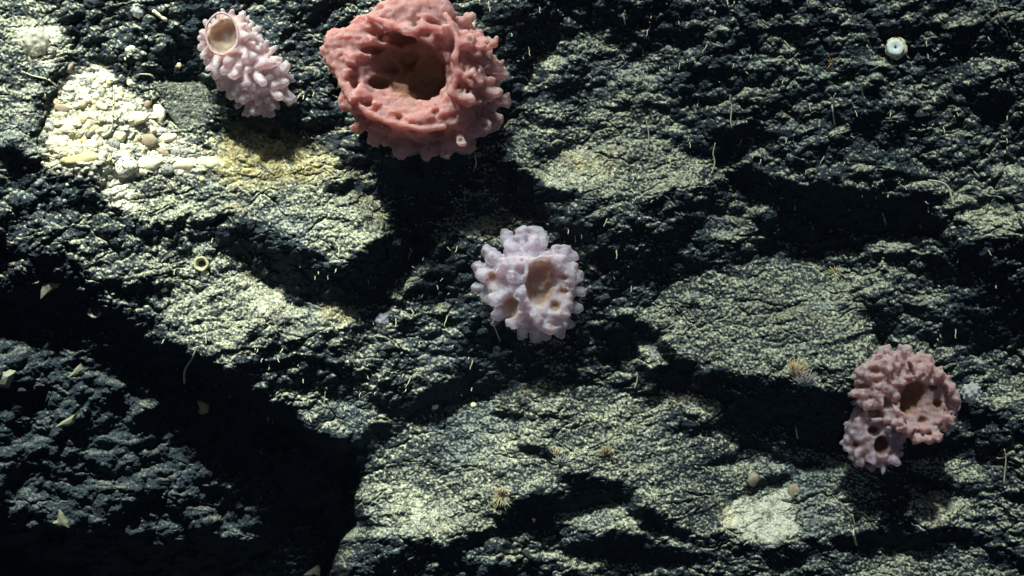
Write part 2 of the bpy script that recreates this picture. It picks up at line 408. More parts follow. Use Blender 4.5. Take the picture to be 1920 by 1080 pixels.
def rock_material():
    k = NT('crusted_rock')
    a = k.n('ShaderNodeAttribute', attribute_name='pigment')
    sp = k.n('ShaderNodeSeparateColor'); k.l(a.outputs['Color'], sp.inputs[0])
    def grains(sc):
        v = k.n('ShaderNodeTexVoronoi'); v.inputs['Scale'].default_value = sc
        k.l(k.n('ShaderNodeTexCoord').outputs['Object'], v.inputs['Vector'])
        q = k.n('ShaderNodeSeparateColor'); k.l(v.outputs['Color'], q.inputs[0])
        return q.outputs[0], v.outputs['Distance']
    g1, d1 = grains(170); g2, d2 = grains(330)
    g = k.math('ADD', k.math('MULTIPLY', g1, .55), k.math('MULTIPLY', g2, .45))
    gr = k.n('ShaderNodeMapRange'); k.l(g, gr.inputs[0]); gr.inputs[1].default_value = .22; gr.inputs[2].default_value = .85
    dd = k.math('ADD', k.math('MULTIPLY', d1, -.9), k.math('MULTIPLY', d2, -.5))
    big = k.noise(7, 4, .6)
    dark = k.mix(big, (.006, .014, .024), (.018, .032, .044))
    olive = k.mix(big, (.16, .22, .21), (.35, .38, .22))
    olive = k.mix(k.math('MULTIPLY', g2, g2), olive, (.58, .60, .44))
    fac = k.math('MULTIPLY', sp.outputs[0], k.math('ADD', k.math('MULTIPLY', gr.outputs[0], .75), .30), True)
    film = k.n('ShaderNodeMapRange'); k.l(k.noise(11, 5, .65), film.inputs[0]); film.inputs[1].default_value = .54; film.inputs[2].default_value = .66; film.inputs[4].default_value = .55
    olive = k.mix(film.outputs[0], olive, (.24, .20, .13))
    film2 = k.n('ShaderNodeMapRange'); k.l(k.noise(6.3, 5, .6), film2.inputs[0]); film2.inputs[1].default_value = .52; film2.inputs[2].default_value = .64; film2.inputs[4].default_value = .6
    olive = k.mix(film2.outputs[0], olive, (.19, .25, .27))
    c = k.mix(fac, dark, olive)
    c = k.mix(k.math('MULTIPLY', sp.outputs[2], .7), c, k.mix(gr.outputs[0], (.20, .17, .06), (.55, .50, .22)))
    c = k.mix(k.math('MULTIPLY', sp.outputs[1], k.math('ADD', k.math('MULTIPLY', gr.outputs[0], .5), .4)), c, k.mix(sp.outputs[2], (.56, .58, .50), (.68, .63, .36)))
    k.l(c, k.b.inputs['Base Color'])
    k.b.inputs['Roughness'].default_value = .85
    k.b.inputs['Specular IOR Level'].default_value = .25
    bp = k.n('ShaderNodeBump'); bp.inputs['Strength'].default_value = .9; bp.inputs['Distance'].default_value = .0035
    k.l(dd, bp.inputs['Height']); k.l(bp.outputs[0], k.b.inputs['Normal'])
    return k.m

ROCK = rock_material()
x, y, z = to_world(MU, MV, HH)
nv, nu = MU.shape
idx = np.arange(nv * nu).reshape(nv, nu)
F = np.stack([idx[:-1, :-1], idx[1:, :-1], idx[1:, 1:], idx[:-1, 1:]], -1).reshape(-1, 4)
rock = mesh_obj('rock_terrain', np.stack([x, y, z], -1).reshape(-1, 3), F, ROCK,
                attrs={'pigment': np.stack([sed_shade, pale, yellow], -1).reshape(-1, 3)})
tag(rock, kind='structure')

# ------------------------------------------------------------------ distance-field modelling for the soft animals (units: 1 = 1 mm)
def surface_nets(Fd, org, h):
    nx, ny, nz = Fd.shape
    ins = Fd < 0
    c = [(i, j, k) for i in (0, 1) for j in (0, 1) for k in (0, 1)]
    def cut(A, o): return A[o[0]:nx - 1 + o[0], o[1]:ny - 1 + o[1], o[2]:nz - 1 + o[2]]
    cnt = sum(cut(ins, o).astype(np.int8) for o in c)
    act = (cnt > 0) & (cnt < 8)
    ai = np.argwhere(act); base = ai.astype(float)
    vals = {o: Fd[ai[:, 0] + o[0], ai[:, 1] + o[1], ai[:, 2] + o[2]] for o in c}
    acc = np.zeros((len(ai), 3)); w = np.zeros(len(ai))
    for a in c:
        for ax in range(3):
            if a[ax]: continue
            b = list(a); b[ax] = 1; b = tuple(b)
            va, vb = vals[a], vals[b]
            m = (va < 0) != (vb < 0)
            t = np.where(m, va / np.where(m, va - vb, 1), 0)
            p = np.array(a, float)[None] + np.eye(3)[ax][None] * t[:, None]
            acc += p * m[:, None]; w += m
    P = (base + acc / w[:, None]) * h + np.array(org)
    vid = -np.ones(act.shape, int); vid[act] = np.arange(len(ai))
    quads = []
    for ax in range(3):
        o1, o2 = [(1, 2), (2, 0), (0, 1)][ax]
        sl_a = [slice(1, -1)] * 3; sl_b = [slice(1, -1)] * 3
        sl_a[ax] = slice(0, -1); sl_b[ax] = slice(1, None)
        A = ins[tuple(sl_a)]; B = ins[tuple(sl_b)]
        q = np.argwhere(A != B)
        off = np.array([1, 1, 1]); off[ax] = 0
        q0 = q + off
        fl = A[tuple(q.T)]
        def at3(d1, d2):
            z_ = q0.copy(); z_[:, o1] -= d1; z_[:, o2] -= d2
            return vid[z_[:, 0], z_[:, 1], z_[:, 2]]
        Q = np.stack([at3(1, 1), at3(0, 1), at3(0, 0), at3(1, 0)], -1)
        Q[~fl] = Q[~fl][:, ::-1]
        quads.append(Q)
    Q = np.concatenate(quads); Q = Q[(Q >= 0).all(1)]
    return P, Q

class Blob:
    """a field in map coordinates: x right, y down as on the map, z towards the camera from the rock"""
    def __init__(s, lo, hi, h=2.2):
        s.h = h; s.lo = np.array(lo, float); n = np.ceil((np.array(hi) - lo) / h).astype(int) + 1
        s.ax = [s.lo[i] + h * np.arange(n[i]) for i in range(3)]
        s.F = np.full(n, 1e3); s.tip = np.zeros(n); s.cav = np.full(n, 1e3)
    def win(s, c, r):
        sl = []
        for i in range(3):
            a = int(max(0, np.floor((c[i] - r[i] - s.lo[i]) / s.h))); b = int(min(len(s.ax[i]), np.ceil((c[i] + r[i] - s.lo[i]) / s.h) + 1))
            if b <= a: return None, None
            sl.append(slice(a, b))
        sl = tuple(sl)
        return sl, np.meshgrid(*[s.ax[i][sl[i]] for i in range(3)], indexing='ij', sparse=True)
    @staticmethod
    def smin(a, b, k):
        h_ = np.clip(.5 + .5 * (b - a) / k, 0, 1)
        return b * (1 - h_) + a * h_ - k * h_ * (1 - h_)
    def ell(s, c, r, rot=0):
        m = max(r) * 1.35 + 26
        sl, g = s.win(c, (m, m, m))
        if sl is None: return None, None
        X, Y, Z = g[0] - c[0], g[1] - c[1], g[2] - c[2]
        a = math.radians(rot); X, Y = X * math.cos(a) + Y * math.sin(a), -X * math.sin(a) + Y * math.cos(a)
        k0 = np.sqrt((X / r[0]) ** 2 + (Y / r[1]) ** 2 + (Z / r[2]) ** 2)
        k1 = np.sqrt((X / r[0] ** 2) ** 2 + (Y / r[1] ** 2) ** 2 + (Z / r[2] ** 2) ** 2) + 1e-9
        return sl, k0 * (k0 - 1) / k1
    def add(s, c, r, rot=0, k=10):
        sl, d = s.ell(c, r, rot)
        if sl is not None: s.F[sl] = s.smin(s.F[sl], d, k)
    def sub(s, c, r, rot=0, k=7, dark=True):
        sl, d = s.ell(c, r, rot)
        if sl is None: return
        s.F[sl] = -s.smin(-s.F[sl], d, k)
        if dark: s.cav[sl] = np.minimum(s.cav[sl], d)
    def cap(s, a, b, ra, rb, k=7, mark=True):
        a = np.array(a, float); b = np.array(b, float); c = (a + b) / 2
        r = np.abs(b - a) / 2 + max(ra, rb) + 14
        sl, g = s.win(c, r)
        if sl is None: return
        d = b - a; L = (d ** 2).sum()
        t = np.clip(((g[0] - a[0]) * d[0] + (g[1] - a[1]) * d[1] + (g[2] - a[2]) * d[2]) / L, 0, 1)
        q = np.sqrt((g[0] - a[0] - t * d[0]) ** 2 + (g[1] - a[1] - t * d[1]) ** 2 + (g[2] - a[2] - t * d[2]) ** 2) - (ra * (1 - t) + rb * t)
        s.F[sl] = s.smin(s.F[sl], q, k)
        if mark: s.tip[sl] = np.maximum(s.tip[sl], np.where(q < 7, t, 0) * np.clip(1 - q / 7, 0, 1))
    def wrinkle(s, amp, lam, seed):
        X, Y, Z = np.meshgrid(*s.ax, indexing='ij', sparse=True)
        near = np.abs(s.F) < 14
        ii = np.argwhere(near)
        px, py, pz = s.ax[0][ii[:, 0]], s.ax[1][ii[:, 1]], s.ax[2][ii[:, 2]]
        n = perlin(px / lam + .37 * pz / lam, py / lam, seed) + perlin(py / lam + 9, pz / lam + .3 * px / lam, seed + 1) + .5 * perlin(px * 2.3 / lam, (py + pz) * 2.3 / lam, seed + 2)
        s.F[near] += amp * n
    def hollow(s, w):
        s.F = np.maximum(s.F, -(s.F + w))
    def build(s, name, mat, base, parent):
        """base: the depth h of the rock behind; px positions keep their place on the map"""
        P, Q = surface_nets(s.F, s.lo, s.h)
        ix = [np.clip(((P[:, i] - s.lo[i]) / s.h).round().astype(int), 0, len(s.ax[i]) - 1) for i in range(3)]
        cav = s.cav[ix[0], ix[1], ix[2]]; tip = s.tip[ix[0], ix[1], ix[2]]
        W = np.stack(place(P[:, 0], P[:, 1], P[:, 2], s.org, base), -1) if hasattr(s, 'org') else None
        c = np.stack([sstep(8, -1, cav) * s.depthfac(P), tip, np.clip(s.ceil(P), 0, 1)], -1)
        o = mesh_obj(name, W, Q[:, ::-1], mat, parent, attrs={'flesh': c})
        md = o.modifiers.new('smooth', 'SMOOTH'); md.factor = .5; md.iterations = 2
        return o
    def depthfac(s, P): return np.ones(len(P))
    def ceil(s, P): return np.zeros(len(P))

def place(px, py, pz, org, base):
    """local mm around a point of the map -> coordinates relative to the thing's base on the rock"""
    ou, ov = org
    zc = base + 60.0
    k = (CAM * 1000 - zc) / (CAM * 1000) / 1000
    ox, oy, oz = to_world(ou, ov, base)
    x_ = (px - 960) * k - ox; z_ = (540 - py) * k - oz
    y_ = -(base + pz) / 1000 - oy
    return x_, y_, z_

def thing(name, label, cat, loc, group=None):
    o = bpy.data.objects.new(name, None); COL.objects.link(o); o.location = loc
    o.empty_display_size = .02
    return tag(o, label, cat, group)

def flesh_material(name, body, tipc, inner, sss=.02, wt=.75, rough=.62, clear=.16):
    k = NT(name)
    a = k.n('ShaderNodeAttribute', attribute_name='flesh')
    sp = k.n('ShaderNodeSeparateColor'); k.l(a.outputs['Color'], sp.inputs[0])
    n1 = k.noise(26, 5, .7); n2 = k.noise(230, 2, .6)
    c = k.mix(n1, tuple(x * y for x, y in zip(body, (.72, .66, .62))), tuple(min(1, x * y) for x, y in zip(body, (1.25, 1.38, 1.5))))
    c = k.mix(sp.outputs[1], c, tipc)
    c = k.mix(sp.outputs[0], c, k.mix(n1, tuple(x * .6 for x in inner), tuple(x * 1.3 for x in inner)))  # inner tan is tissue colour plus the dimness of light through thick walls
    mr = k.n('ShaderNodeMapRange'); k.l(n2, mr.inputs[0]); mr.inputs[1].default_value = .3; mr.inputs[2].default_value = .36
    c = k.mix(mr.outputs[0], (body[0] * .45, body[1] * .45, body[2] * .35), c)
    b = k.b
    k.l(c, b.inputs['Base Color'])
    b.inputs['Roughness'].default_value = rough
    b.inputs['Subsurface Weight'].default_value = wt
    b.inputs['Subsurface Radius'].default_value = (1.0, .6, .5)
    b.inputs['Subsurface Scale'].default_value = sss
    b.inputs['Specular IOR Level'].default_value = .18
    bp = k.n('ShaderNodeBump'); bp.inputs['Strength'].default_value = .55; bp.inputs['Distance'].default_value = .002
    k.l(k.noise(210, 4, .7), bp.inputs['Height']); k.l(bp.outputs[0], b.inputs['Normal'])
    tr = k.n('ShaderNodeBsdfTranslucent'); k.l(k.mix(1.0, c, (1.0, .80, .72), 'MULTIPLY'), tr.inputs[0])
    ms = k.n('ShaderNodeMixShader'); ms.inputs[0].default_value = .38
    k.l(b.outputs[0], ms.inputs[1]); k.l(tr.outputs[0], ms.inputs[2])
    tp = k.n('ShaderNodeBsdfTransparent'); m2 = k.n('ShaderNodeMixShader')
    k.l(k.math('ADD', k.math('MULTIPLY', sp.outputs[1], clear * 1.1), clear * .8), m2.inputs[0])
    k.l(ms.outputs[0], m2.inputs[1]); k.l(tp.outputs[0], m2.inputs[2])
    k.l(m2.outputs[0], k.t.nodes['Material Output'].inputs[0])
    return k.m

def dome_dirs(n, seed, zmin=-.5):
    g = np.random.default_rng(seed); out = []
    for i in range(n):
        z_ = 1 - (i + .5) / n * (1 - zmin); a = i * 2.39996 + g.normal() * .12
        q = math.sqrt(max(0, 1 - z_ * z_)); out.append((q * math.cos(a), q * math.sin(a), z_ + g.normal() * .05))
    return out

def ring_tube(pts, rad, sides=8, closed=True):
    pts = [np.array(p, float) for p in pts]; n = len(pts); V = []; Fq = []
    rad = rad if hasattr(rad, '__len__') else [rad] * n
    for i, p in enumerate(pts):
        a = pts[(i - 1) % n] if closed or i else p; b = pts[(i + 1) % n] if closed or i < n - 1 else p
        t = b - a; t /= np.linalg.norm(t) + 1e-12
        u = np.cross(t, (0.13, 1, .21)); u /= np.linalg.norm(u) + 1e-12; w = np.cross(t, u)
        for j in range(sides):
            q = 2 * math.pi * j / sides
            V.append(p + rad[i] * (math.cos(q) * u + math.sin(q) * w))
    for i in range(n if closed else n - 1):
        for j in range(sides):
            i2 = (i + 1) % n; j2 = (j + 1) % sides
            Fq.append((i * sides + j, i * sides + j2, i2 * sides + j2, i2 * sides + j))
    if not closed:
        for i, s_ in ((0, 1), (n - 1, -1)):
            V.append(pts[i]); c = len(V) - 1
            for j in range(sides):
                a_, b_ = i * sides + j, i * sides + (j + 1) % sides
                Fq.append((c, b_, a_, c) if s_ > 0 else (c, a_, b_, c))
    return V, Fq

def py_mesh(name, V, F, mat, parent=None, smooth=True):
    me = bpy.data.meshes.new(name)
    me.from_pydata([tuple(map(float, v)) for v in V], [], [tuple(dict.fromkeys(f)) for f in F])
    me.update()
    if smooth: me.polygons.foreach_set('use_smooth', np.ones(len(me.polygons), bool))
    me.materials.append(mat)
    o = bpy.data.objects.new(name, me); COL.objects.link(o)
    if parent: o.parent = parent
    return o

# ------------------------------------------------------------------ big rose sponge
def base_of(u, v): return level(u, v)
PINK = flesh_material('rose_flesh', (.47, .24, .235), (.60, .40, .42), (.30, .18, .12), .05, .9, clear=.15)
u0, v0 = 790, 170
B = Blob((595, -25, -50), (975, 320, 190), 2.4); B.org = (u0, v0)
B.add((800, 160, 40), (112, 108, 95)); B.add((770, 165, 100), (104, 98, 55), k=20)
B.add((655, 108, 118), (42, 50, 26), rot=-15, k=14); B.add((690, 70, 105), (40, 34, 26), rot=-30, k=14)
B.add((690, 190, 110), (46, 60, 34), rot=20, k=14); B.add((780, 225, 112), (100, 42, 36), rot=8, k=14)
B.add((870, 150, 100), (44, 85, 48), k=12); B.add((770, 40, 95), (72, 38, 45), k=14)
B.wrinkle(3.2, 30, 300)
g_ = np.random.default_rng(4)
for dx, dy, dz in dome_dirs(105, 3, -.55):
    r_in = 82; p = np.array([800 + 118 * dx, 160 + 112 * dy, 45 + 88 * dz])
    if dz > .25 and (p[0] < 830 or abs(p[1] - 160) < 50) and p[0] < 850: continue
    if p[0] < 690: continue
    d = np.array([dx, dy, dz * .6]); d /= np.linalg.norm(d); d += g_.normal(size=3) * .16
    L = g_.uniform(12, 30); ra = g_.uniform(14, 21); rb = g_.uniform(9, 13)
    if p[1] > 230: ra *= 1.1; rb *= 1.25; L *= .8
    B.cap(p - d * 12, p + d * L, ra, rb, 6)
for a, b, ra, rb in [((900, 130, 90), (946, 130, 110), 15, 9), ((895, 75, 80), (915, 92, 120), 14, 9), ((860, 45, 70), (884, 38, 90), 12, 8),
                     ((840, 30, 90), (830, 4, 95), 16, 9), ((790, 22, 90), (783, -4, 95), 15, 10), ((755, 25, 90), (762, 6, 95), 13, 9),
                     ((900, 185, 95), (930, 180, 110), 14, 11), ((800, 262, 80), (800, 292, 90), 17, 13), ((830, 262, 80), (838, 288, 100), 15, 13),
                     ((760, 255, 80), (752, 286, 85), 20, 14), ((858, 250, 100), (866, 270, 120), 12, 9), ((716, 240, 80), (705, 262, 90), 18, 13),
                     ((690, 225, 80), (680, 240, 95), 16, 11), ((722, 30, 100), (726, 24, 120), 13, 8), ((890, 225, 80), (910, 240, 90), 14, 12),
                     ((865, 110, 130), (885, 90, 165), 13, 8), ((870, 150, 130), (895, 150, 170), 13, 8), ((868, 190, 130), (886, 196, 165), 12, 8),
                     ((845, 85, 135), (842, 70, 165), 11, 7), ((905, 100, 115), (930, 88, 140), 12, 7), ((770, 62, 120), (770, 72, 160), 16, 9)]:
    B.cap(a, b, ra, rb, 8)
# ruffles of the lip
for i in range(34):
    a = 2 * math.pi * i / 34 + g_.normal() * .08; rr = 1 + .12 * g_.normal()
    p = np.array([768 + 104 * math.cos(a) * (1 + .04 * g_.normal()), 150 + 88 * math.sin(a), 122 + 12 * g_.normal()])
    if p[0] > 855 and abs(p[1] - 130) < 60: p[0] -= 12
    B.add(p, (15 * rr, 13 * rr, 17), rot=math.degrees(a), k=7)
B.wrinkle(3.0, 17, 305)
B.sub((768, 148, 168), (92, 76, 82), rot=12, k=8, dark=False)
for i in range(9):
    a = 2 * math.pi * i / 9 + .3; B.sub((768 + 96 * math.cos(a), 150 + 78 * math.sin(a), 150), (9, 9, 26), k=6, dark=False)
B.wrinkle(1.6, 11, 310)
B.sub((774, 138, 118), (66, 54, 52), rot=10, k=6)
B.sub((803, 152, 84), (40, 46, 44), rot=10, k=6)
B.sub((770, 118, 84), (22, 20, 34), k=5); B.sub((738, 128, 92), (16, 14, 32), k=5); B.sub((790, 185, 78), (18, 12, 26), k=5)
B.sub((716, 160, 105), (24, 15, 34), k=4); B.sub((706, 103, 120), (25, 10, 26), rot=-8, k=4); B.sub((750, 78, 110), (36, 14, 34), k=5)
B.sub((673, 167, 148), (8, 13, 26), k=3); B.sub((823, 256, 140), (13, 13, 26), k=3); B.sub((850, 262, 132), (10, 14, 26), rot=20, k=3)
B.sub((765, 214, 140), (14, 6, 14), k=4); B.sub((862, 130, 155), (6, 22, 26), rot=-25, k=4); B.sub((882, 170, 150), (7, 20, 28), rot=10, k=4); B.sub((897, 215, 120), (8, 12, 20), k=4)
for p in [(915, 92, 125), (946, 130, 116), (838, 290, 112), (866, 270, 130), (885, 90, 172), (895, 150, 176), (910, 240, 104), (783, -4, 110)]:
    B.sub(p, (6, 6, 12), k=3, dark=False)
B.wrinkle(2.6, 15, 315)
def chain(B, pts, r_, k=5):
    for a, b in zip(pts[:-1], pts[1:]): B.cap(a, b, r_, r_, k, mark=False)
chain(B, [(640, 140, 134), (650, 168, 142), (668, 196, 148), (700, 224, 150), (745, 241, 150), (800, 252, 148), (836, 246, 146)], 5.5, 6)
chain(B, [(838, 40, 130), (850, 62, 146), (864, 96, 160), (856, 124, 164), (862, 150, 160), (850, 186, 156), (862, 215, 142)], 6, 7)
chain(B, [(864, 96, 160), (890, 108, 150), (905, 100, 138)], 5, 6); chain(B, [(862, 150, 160), (886, 170, 154), (905, 165, 135)], 5, 6); chain(B, [(850, 186, 156), (878, 205, 148), (900, 200, 130)], 5, 6)
chain(B, [(700, 45, 140), (742, 62, 150), (770, 76, 156), (800, 66, 150), (838, 72, 150)], 6, 8); chain(B, [(780, 78, 150), (812, 92, 146), (822, 66, 148)], 5, 6)
for p, q in [((700, 262, 112), (30, 12, 18)), ((760, 272, 118), (24, 10, 16)), ((662, 222, 112), (14, 22, 18))]:
    B.sub(p, q, k=6, dark=False)
B.wrinkle(1.2, 8, 317)
B.hollow(7)
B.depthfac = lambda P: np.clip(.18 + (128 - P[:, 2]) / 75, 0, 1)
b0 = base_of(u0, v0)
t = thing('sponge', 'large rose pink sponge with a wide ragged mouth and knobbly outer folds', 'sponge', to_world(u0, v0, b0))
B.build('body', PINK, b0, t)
def rim_from(pts, rad, mat, org, base, parent, name='mouth_rim', closed=False):
    P = np.array(pts, float)
    # resample smoothly
    n = len(P); out = []
    m = n if closed else n - 1
    for i in range(m):
        p0 = P[(i - 1) % n] if closed or i else P[i]; p1 = P[i]; p2 = P[(i + 1) % n]; p3 = P[(i + 2) % n] if closed or i < n - 2 else p2
        for q in range(5):
            s_ = q / 5
            out.append(.5 * ((2 * p1) + (-p0 + p2) * s_ + (2 * p0 - 5 * p1 + 4 * p2 - p3) * s_ ** 2 + (-p0 + 3 * p1 - 3 * p2 + p3) * s_ ** 3))
    if not closed: out.append(P[-1])
    out = np.array(out); W = np.stack(place(out[:, 0], out[:, 1], out[:, 2], org, base), -1)
    rr = np.full(len(W), rad / 1000.0)
    if not closed: rr *= np.clip(np.minimum(np.arange(len(W)), np.arange(len(W))[::-1]) / 4, .25, 1)
    V, Fq = ring_tube(W, rr, 8, closed)
    return py_mesh(name, V, Fq, mat, parent)


# ------------------------------------------------------------------ small blush sponge, upper left
LAV = flesh_material('blush_flesh', (.58, .45, .44), (.66, .60, .72), (.36, .31, .24), .03, .9, clear=.28)
RIM = flesh_material('rim_flesh', (.52, .42, .46), (.52, .42, .46), (.52, .42, .46), .008)
u0, v0 = 455, 130
B = Blob((350, -5, -60), (560, 225, 120), 1.9); B.org = (u0, v0)
B.add((430, 80, 45), (46, 50, 46)); B.add((455, 115, 25), (52, 48, 46), rot=40, k=16); B.add((485, 155, 5), (44, 38, 42), k=16)
B.add((450, 150, 5), (36, 36, 36), k=14)
tipsA = []
for (c, r, n, sd, zm) in [((430, 80, 45), (52, 56, 50), 74, 21, -.5), ((458, 118, 28), (56, 52, 50), 70, 22, -.3), ((482, 156, 8), (52, 42, 46), 64, 23, -.3)]:
    gg = np.random.default_rng(sd)
    for dx, dy, dz in dome_dirs(n, sd, zm):
        p = np.array([c[0] + r[0] * dx, c[1] + r[1] * dy, c[2] + r[2] * dz])
        if sd == 21 and math.hypot((p[0] - 424) / 36, (p[1] - 72) / 43) < 1 and dz > 0: continue
        d = np.array([dx, dy, dz]); d /= np.linalg.norm(d); d += gg.normal(size=3) * .2
        top = p[1] < 110
        if gg.uniform() < .12: continue
        q_ = gg.uniform(.7, 1.3)
        L = gg.uniform(4, 9) if top else gg.uniform(5, 18)
        B.cap(p - d * 8, p + d * L, (8.0 if top else 9.5) * q_, (4.6 if top else 6.8) * q_, 5)
        if gg.uniform() < .3 and not top: tipsA.append(p + d * (L + 5) * 1.0)
B.wrinkle(1.6, 12, 330)
B.sub((421, 67, 92), (28, 36, 58), rot=8, k=4); B.hollow(6)
for p in tipsA: B.sub(p, (4, 4, 7), k=2, dark=False)
B.cap((468, 185, 20), (472, 200, 22), 8, 6, 4); B.cap((480, 178, 40), (481, 192, 44), 7, 6, 4)
B.depthfac = lambda P: np.clip((92 - P[:, 2]) / 18, 0, 1)
b0 = base_of(u0, v0)
t = thing('sponge', 'blush sponge covered in fine nipples, its round beige mouth ringed by a thin pale rim', 'sponge', to_world(u0, v0, b0))
B.build('body', LAV, b0, t)
rim_from([(421 + 30 * math.cos(a) * (1 + .035 * math.sin(4 * a)), 69 + 38 * math.sin(a) * (1 + .03 * math.sin(3 * a)), 87 - 5 * math.sin(a) + 1.6 * math.sin(3 * a + 1)) for a in np.linspace(0, 2 * math.pi, 18)[:-1]], 2.1, RIM, (u0, v0), b0, t, closed=True)

# ------------------------------------------------------------------ white sponge in the middle
WHT = flesh_material('milky_flesh', (.60, .53, .61), (.68, .66, .86), (.40, .27, .18), .045, .9, clear=.32)
u0, v0 = 985, 530
B = Blob((870, 412, -50), (1108, 655, 130), 2.0); B.org = (u0, v0)
B.add((985, 535, 30), (66, 72, 52)); B.add((1025, 545, 45), (52, 68, 40), k=14); B.add((945, 540, 30), (38, 48, 40), k=12)
tips = [(949,440,28,11),(979,433,26,10),(1005,434,30,9),(1022,438,38,8),(912,471,38,10),(895,500,30,11),(905,515,55,11),(892,540,12,9),(912,556,32,10),(925,563,82,9),
        (931,592,55,10),(958,604,80,10),(979,628,48,9),(1006,634,40,10),(1026,632,34,9),(1042,470,55,9),(1060,470,48,11),(1073,480,38,9),(1085,520,42,10),(1088,545,36,9),
        (1083,578,34,9),(1068,607,34,9),(1050,622,42,10),(944,497,85,10),(958,518,98,9),(973,553,98,8),(1000,455,60,12),(958,465,60,12),(925,480,55,12),(905,585,10,9),(1075,500,55,9)]
for x_, y_, z_, r_ in tips:
    d = np.array([x_ - 985, y_ - 535, 0]); L = np.linalg.norm(d)
    st = np.array([985, 535, 30]) + d * (1 - min(36, L * .8) / L) ; st[2] = min(z_, 50)
    B.cap(st, (x_, y_, z_), r_ * 1.35, r_ * 1.18, 7)
gg = np.random.default_rng(8)
for dx, dy, dz in dome_dirs(18, 9, -.3):
    if dz > .3: continue
    p = np.array([985 + 74 * dx, 535 + 78 * dy, 28 + 40 * dz]); d = np.array([dx, dy, dz * .5])
    B.cap(p - d * 10, p + d * gg.uniform(2, 14), 11, 8, 7)
B.cap((988, 490, 82), (990, 560, 92), 9, 7, 8, mark=False); B.cap((990, 560, 90), (1008, 600, 84), 7, 9, 8, mark=False)
B.cap((990, 492, 82), (1012, 490, 84), 7, 9, 8, mark=False); B.cap((1015, 488, 82), (1050, 490, 72), 8, 9, 8, mark=False)
B.cap((1008, 602, 80), (1030, 618, 62), 10, 11, 9, mark=False); B.cap((1060, 560, 66), (1056, 600, 56), 12, 12, 10, mark=False); B.cap((1050, 490, 70), (1070, 530, 62), 12, 12, 10, mark=False)
B.cap((975, 495, 80), (940, 510, 70), 14, 11, 10, mark=False); B.cap((980, 570, 80), (965, 600, 70), 11, 13, 9, mark=False)
B.wrinkle(2.2, 17, 340); B.wrinkle(1.0, 8, 343)
B.sub((1014, 530, 88), (29, 46, 46), rot=6, k=4); B.sub((1036, 548, 90), (30, 48, 32), k=6, dark=False)
B.sub((972, 520, 104), (6, 18, 14), k=5, dark=False); B.sub((940, 535, 90), (12, 20, 18), k=6, dark=False)
B.wrinkle(.8, 20, 345)
B.sub((957, 577, 78), (15, 21, 32), rot=12, k=3); B.sub((923, 520, 70), (7, 11, 20), rot=-20, k=3); B.sub((979, 488, 96), (4, 5, 14), k=2)
B.sub((1037, 610, 80), (6, 6, 14), k=2); B.sub((1041, 574, 66), (9, 8, 16), k=3); B.sub((1055, 520, 70), (9, 5, 12), k=2); B.sub((1056, 546, 68), (9, 5, 12), k=2)
for i in (3, 9, 11, 13, 15, 18, 23, 24, 25):
    x_, y_, z_, r_ = tips[i]; n_ = np.array([x_ - 985, y_ - 535, 45.]); n_ /= np.linalg.norm(n_)
    B.sub(np.array([x_, y_, z_]) + n_ * r_ * 1.1, (5, 5, 9), k=2, dark=False)
B.wrinkle(1.6, 13, 347); B.wrinkle(.8, 7, 348)
B.hollow(6)
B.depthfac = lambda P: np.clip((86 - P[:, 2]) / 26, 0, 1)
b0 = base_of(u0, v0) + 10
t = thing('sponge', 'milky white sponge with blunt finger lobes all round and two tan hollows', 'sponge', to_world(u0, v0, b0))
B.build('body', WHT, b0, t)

# ------------------------------------------------------------------ right hand pair
ROSE = flesh_material('dusky_rose_flesh', (.54, .37, .37), (.64, .51, .57), (.32, .19, .12), .03, .9, clear=.2)
u0, v0 = 1695, 740
B = Blob((1580, 635, -50), (1815, 845, 125), 2.0); B.org = (u0, v0)
B.add((1690, 735, 25), (78, 70, 50)); B.add((1725, 755, 55), (54, 66, 34), k=12); B.add((1650, 720, 45), (40, 44, 34), k=12)
gg = np.random.default_rng(15)
for dx, dy, dz in dome_dirs(110, 16, -.5):
    p = np.array([1690 + 84 * dx, 735 + 76 * dy, 28 + 48 * dz])
    if dz > .5 and p[0] > 1670: continue
    if dz > .75: continue
    d = np.array([dx, dy, dz * .7]) + gg.normal(size=3) * .18
    B.cap(p - d * 9, p + d * gg.uniform(3, 10), 10, 5.6, 5)
for a, b in [((1620, 690, 66), (1660, 680, 76)), ((1660, 680, 76), (1672, 715, 80)), ((1640, 705, 72), (1612, 740, 66)), ((1640, 740, 72), (1655, 760, 80)),
             ((1690, 672, 68), (1712, 700, 78)), ((1620, 755, 64), (1650, 765, 70)), ((1740, 690, 62), (1775, 720, 56)), ((1700, 680, 62), (1740, 672, 50))]:
    B.cap(a, b, 10, 9, 10, mark=False)
for i in range(26):
    a = 2 * math.pi * i / 26 + gg.normal() * .07
    B.add((1728 + 56 * math.cos(a) * (1 + .05 * gg.normal()), 757 + 64 * math.sin(a), 74 + 6 * gg.normal()), (11, 9, 15), rot=math.degrees(a), k=5)
for i in range(34):
    p = (gg.uniform(1605, 1690), gg.uniform(672, 790), 70 + 8 * gg.normal())
    B.cap((p[0], p[1], p[2] - 14), (p[0] + gg.normal() * 6, p[1] + gg.normal() * 6, p[2] + 7), 9, 5.5, 5)
B.cap((1775, 770, 45), (1795, 768, 54), 10, 8, 6); B.cap((1778, 785, 42), (1792, 792, 48), 9, 7, 6)
B.wrinkle(2.8, 13, 350); B.wrinkle(1.2, 7, 353)
B.sub((1728, 757, 96), (44, 53, 36), rot=8, k=5, dark=False)
B.sub((1707, 744, 74), (22, 35, 34), rot=28, k=4)
B.sub((1637, 693, 84), (9, 8, 20), k=3); B.sub((1670, 700, 90), (5, 15, 20), rot=8, k=3); B.sub((1703, 690, 88), (6, 14, 26), rot=-15, k=3)
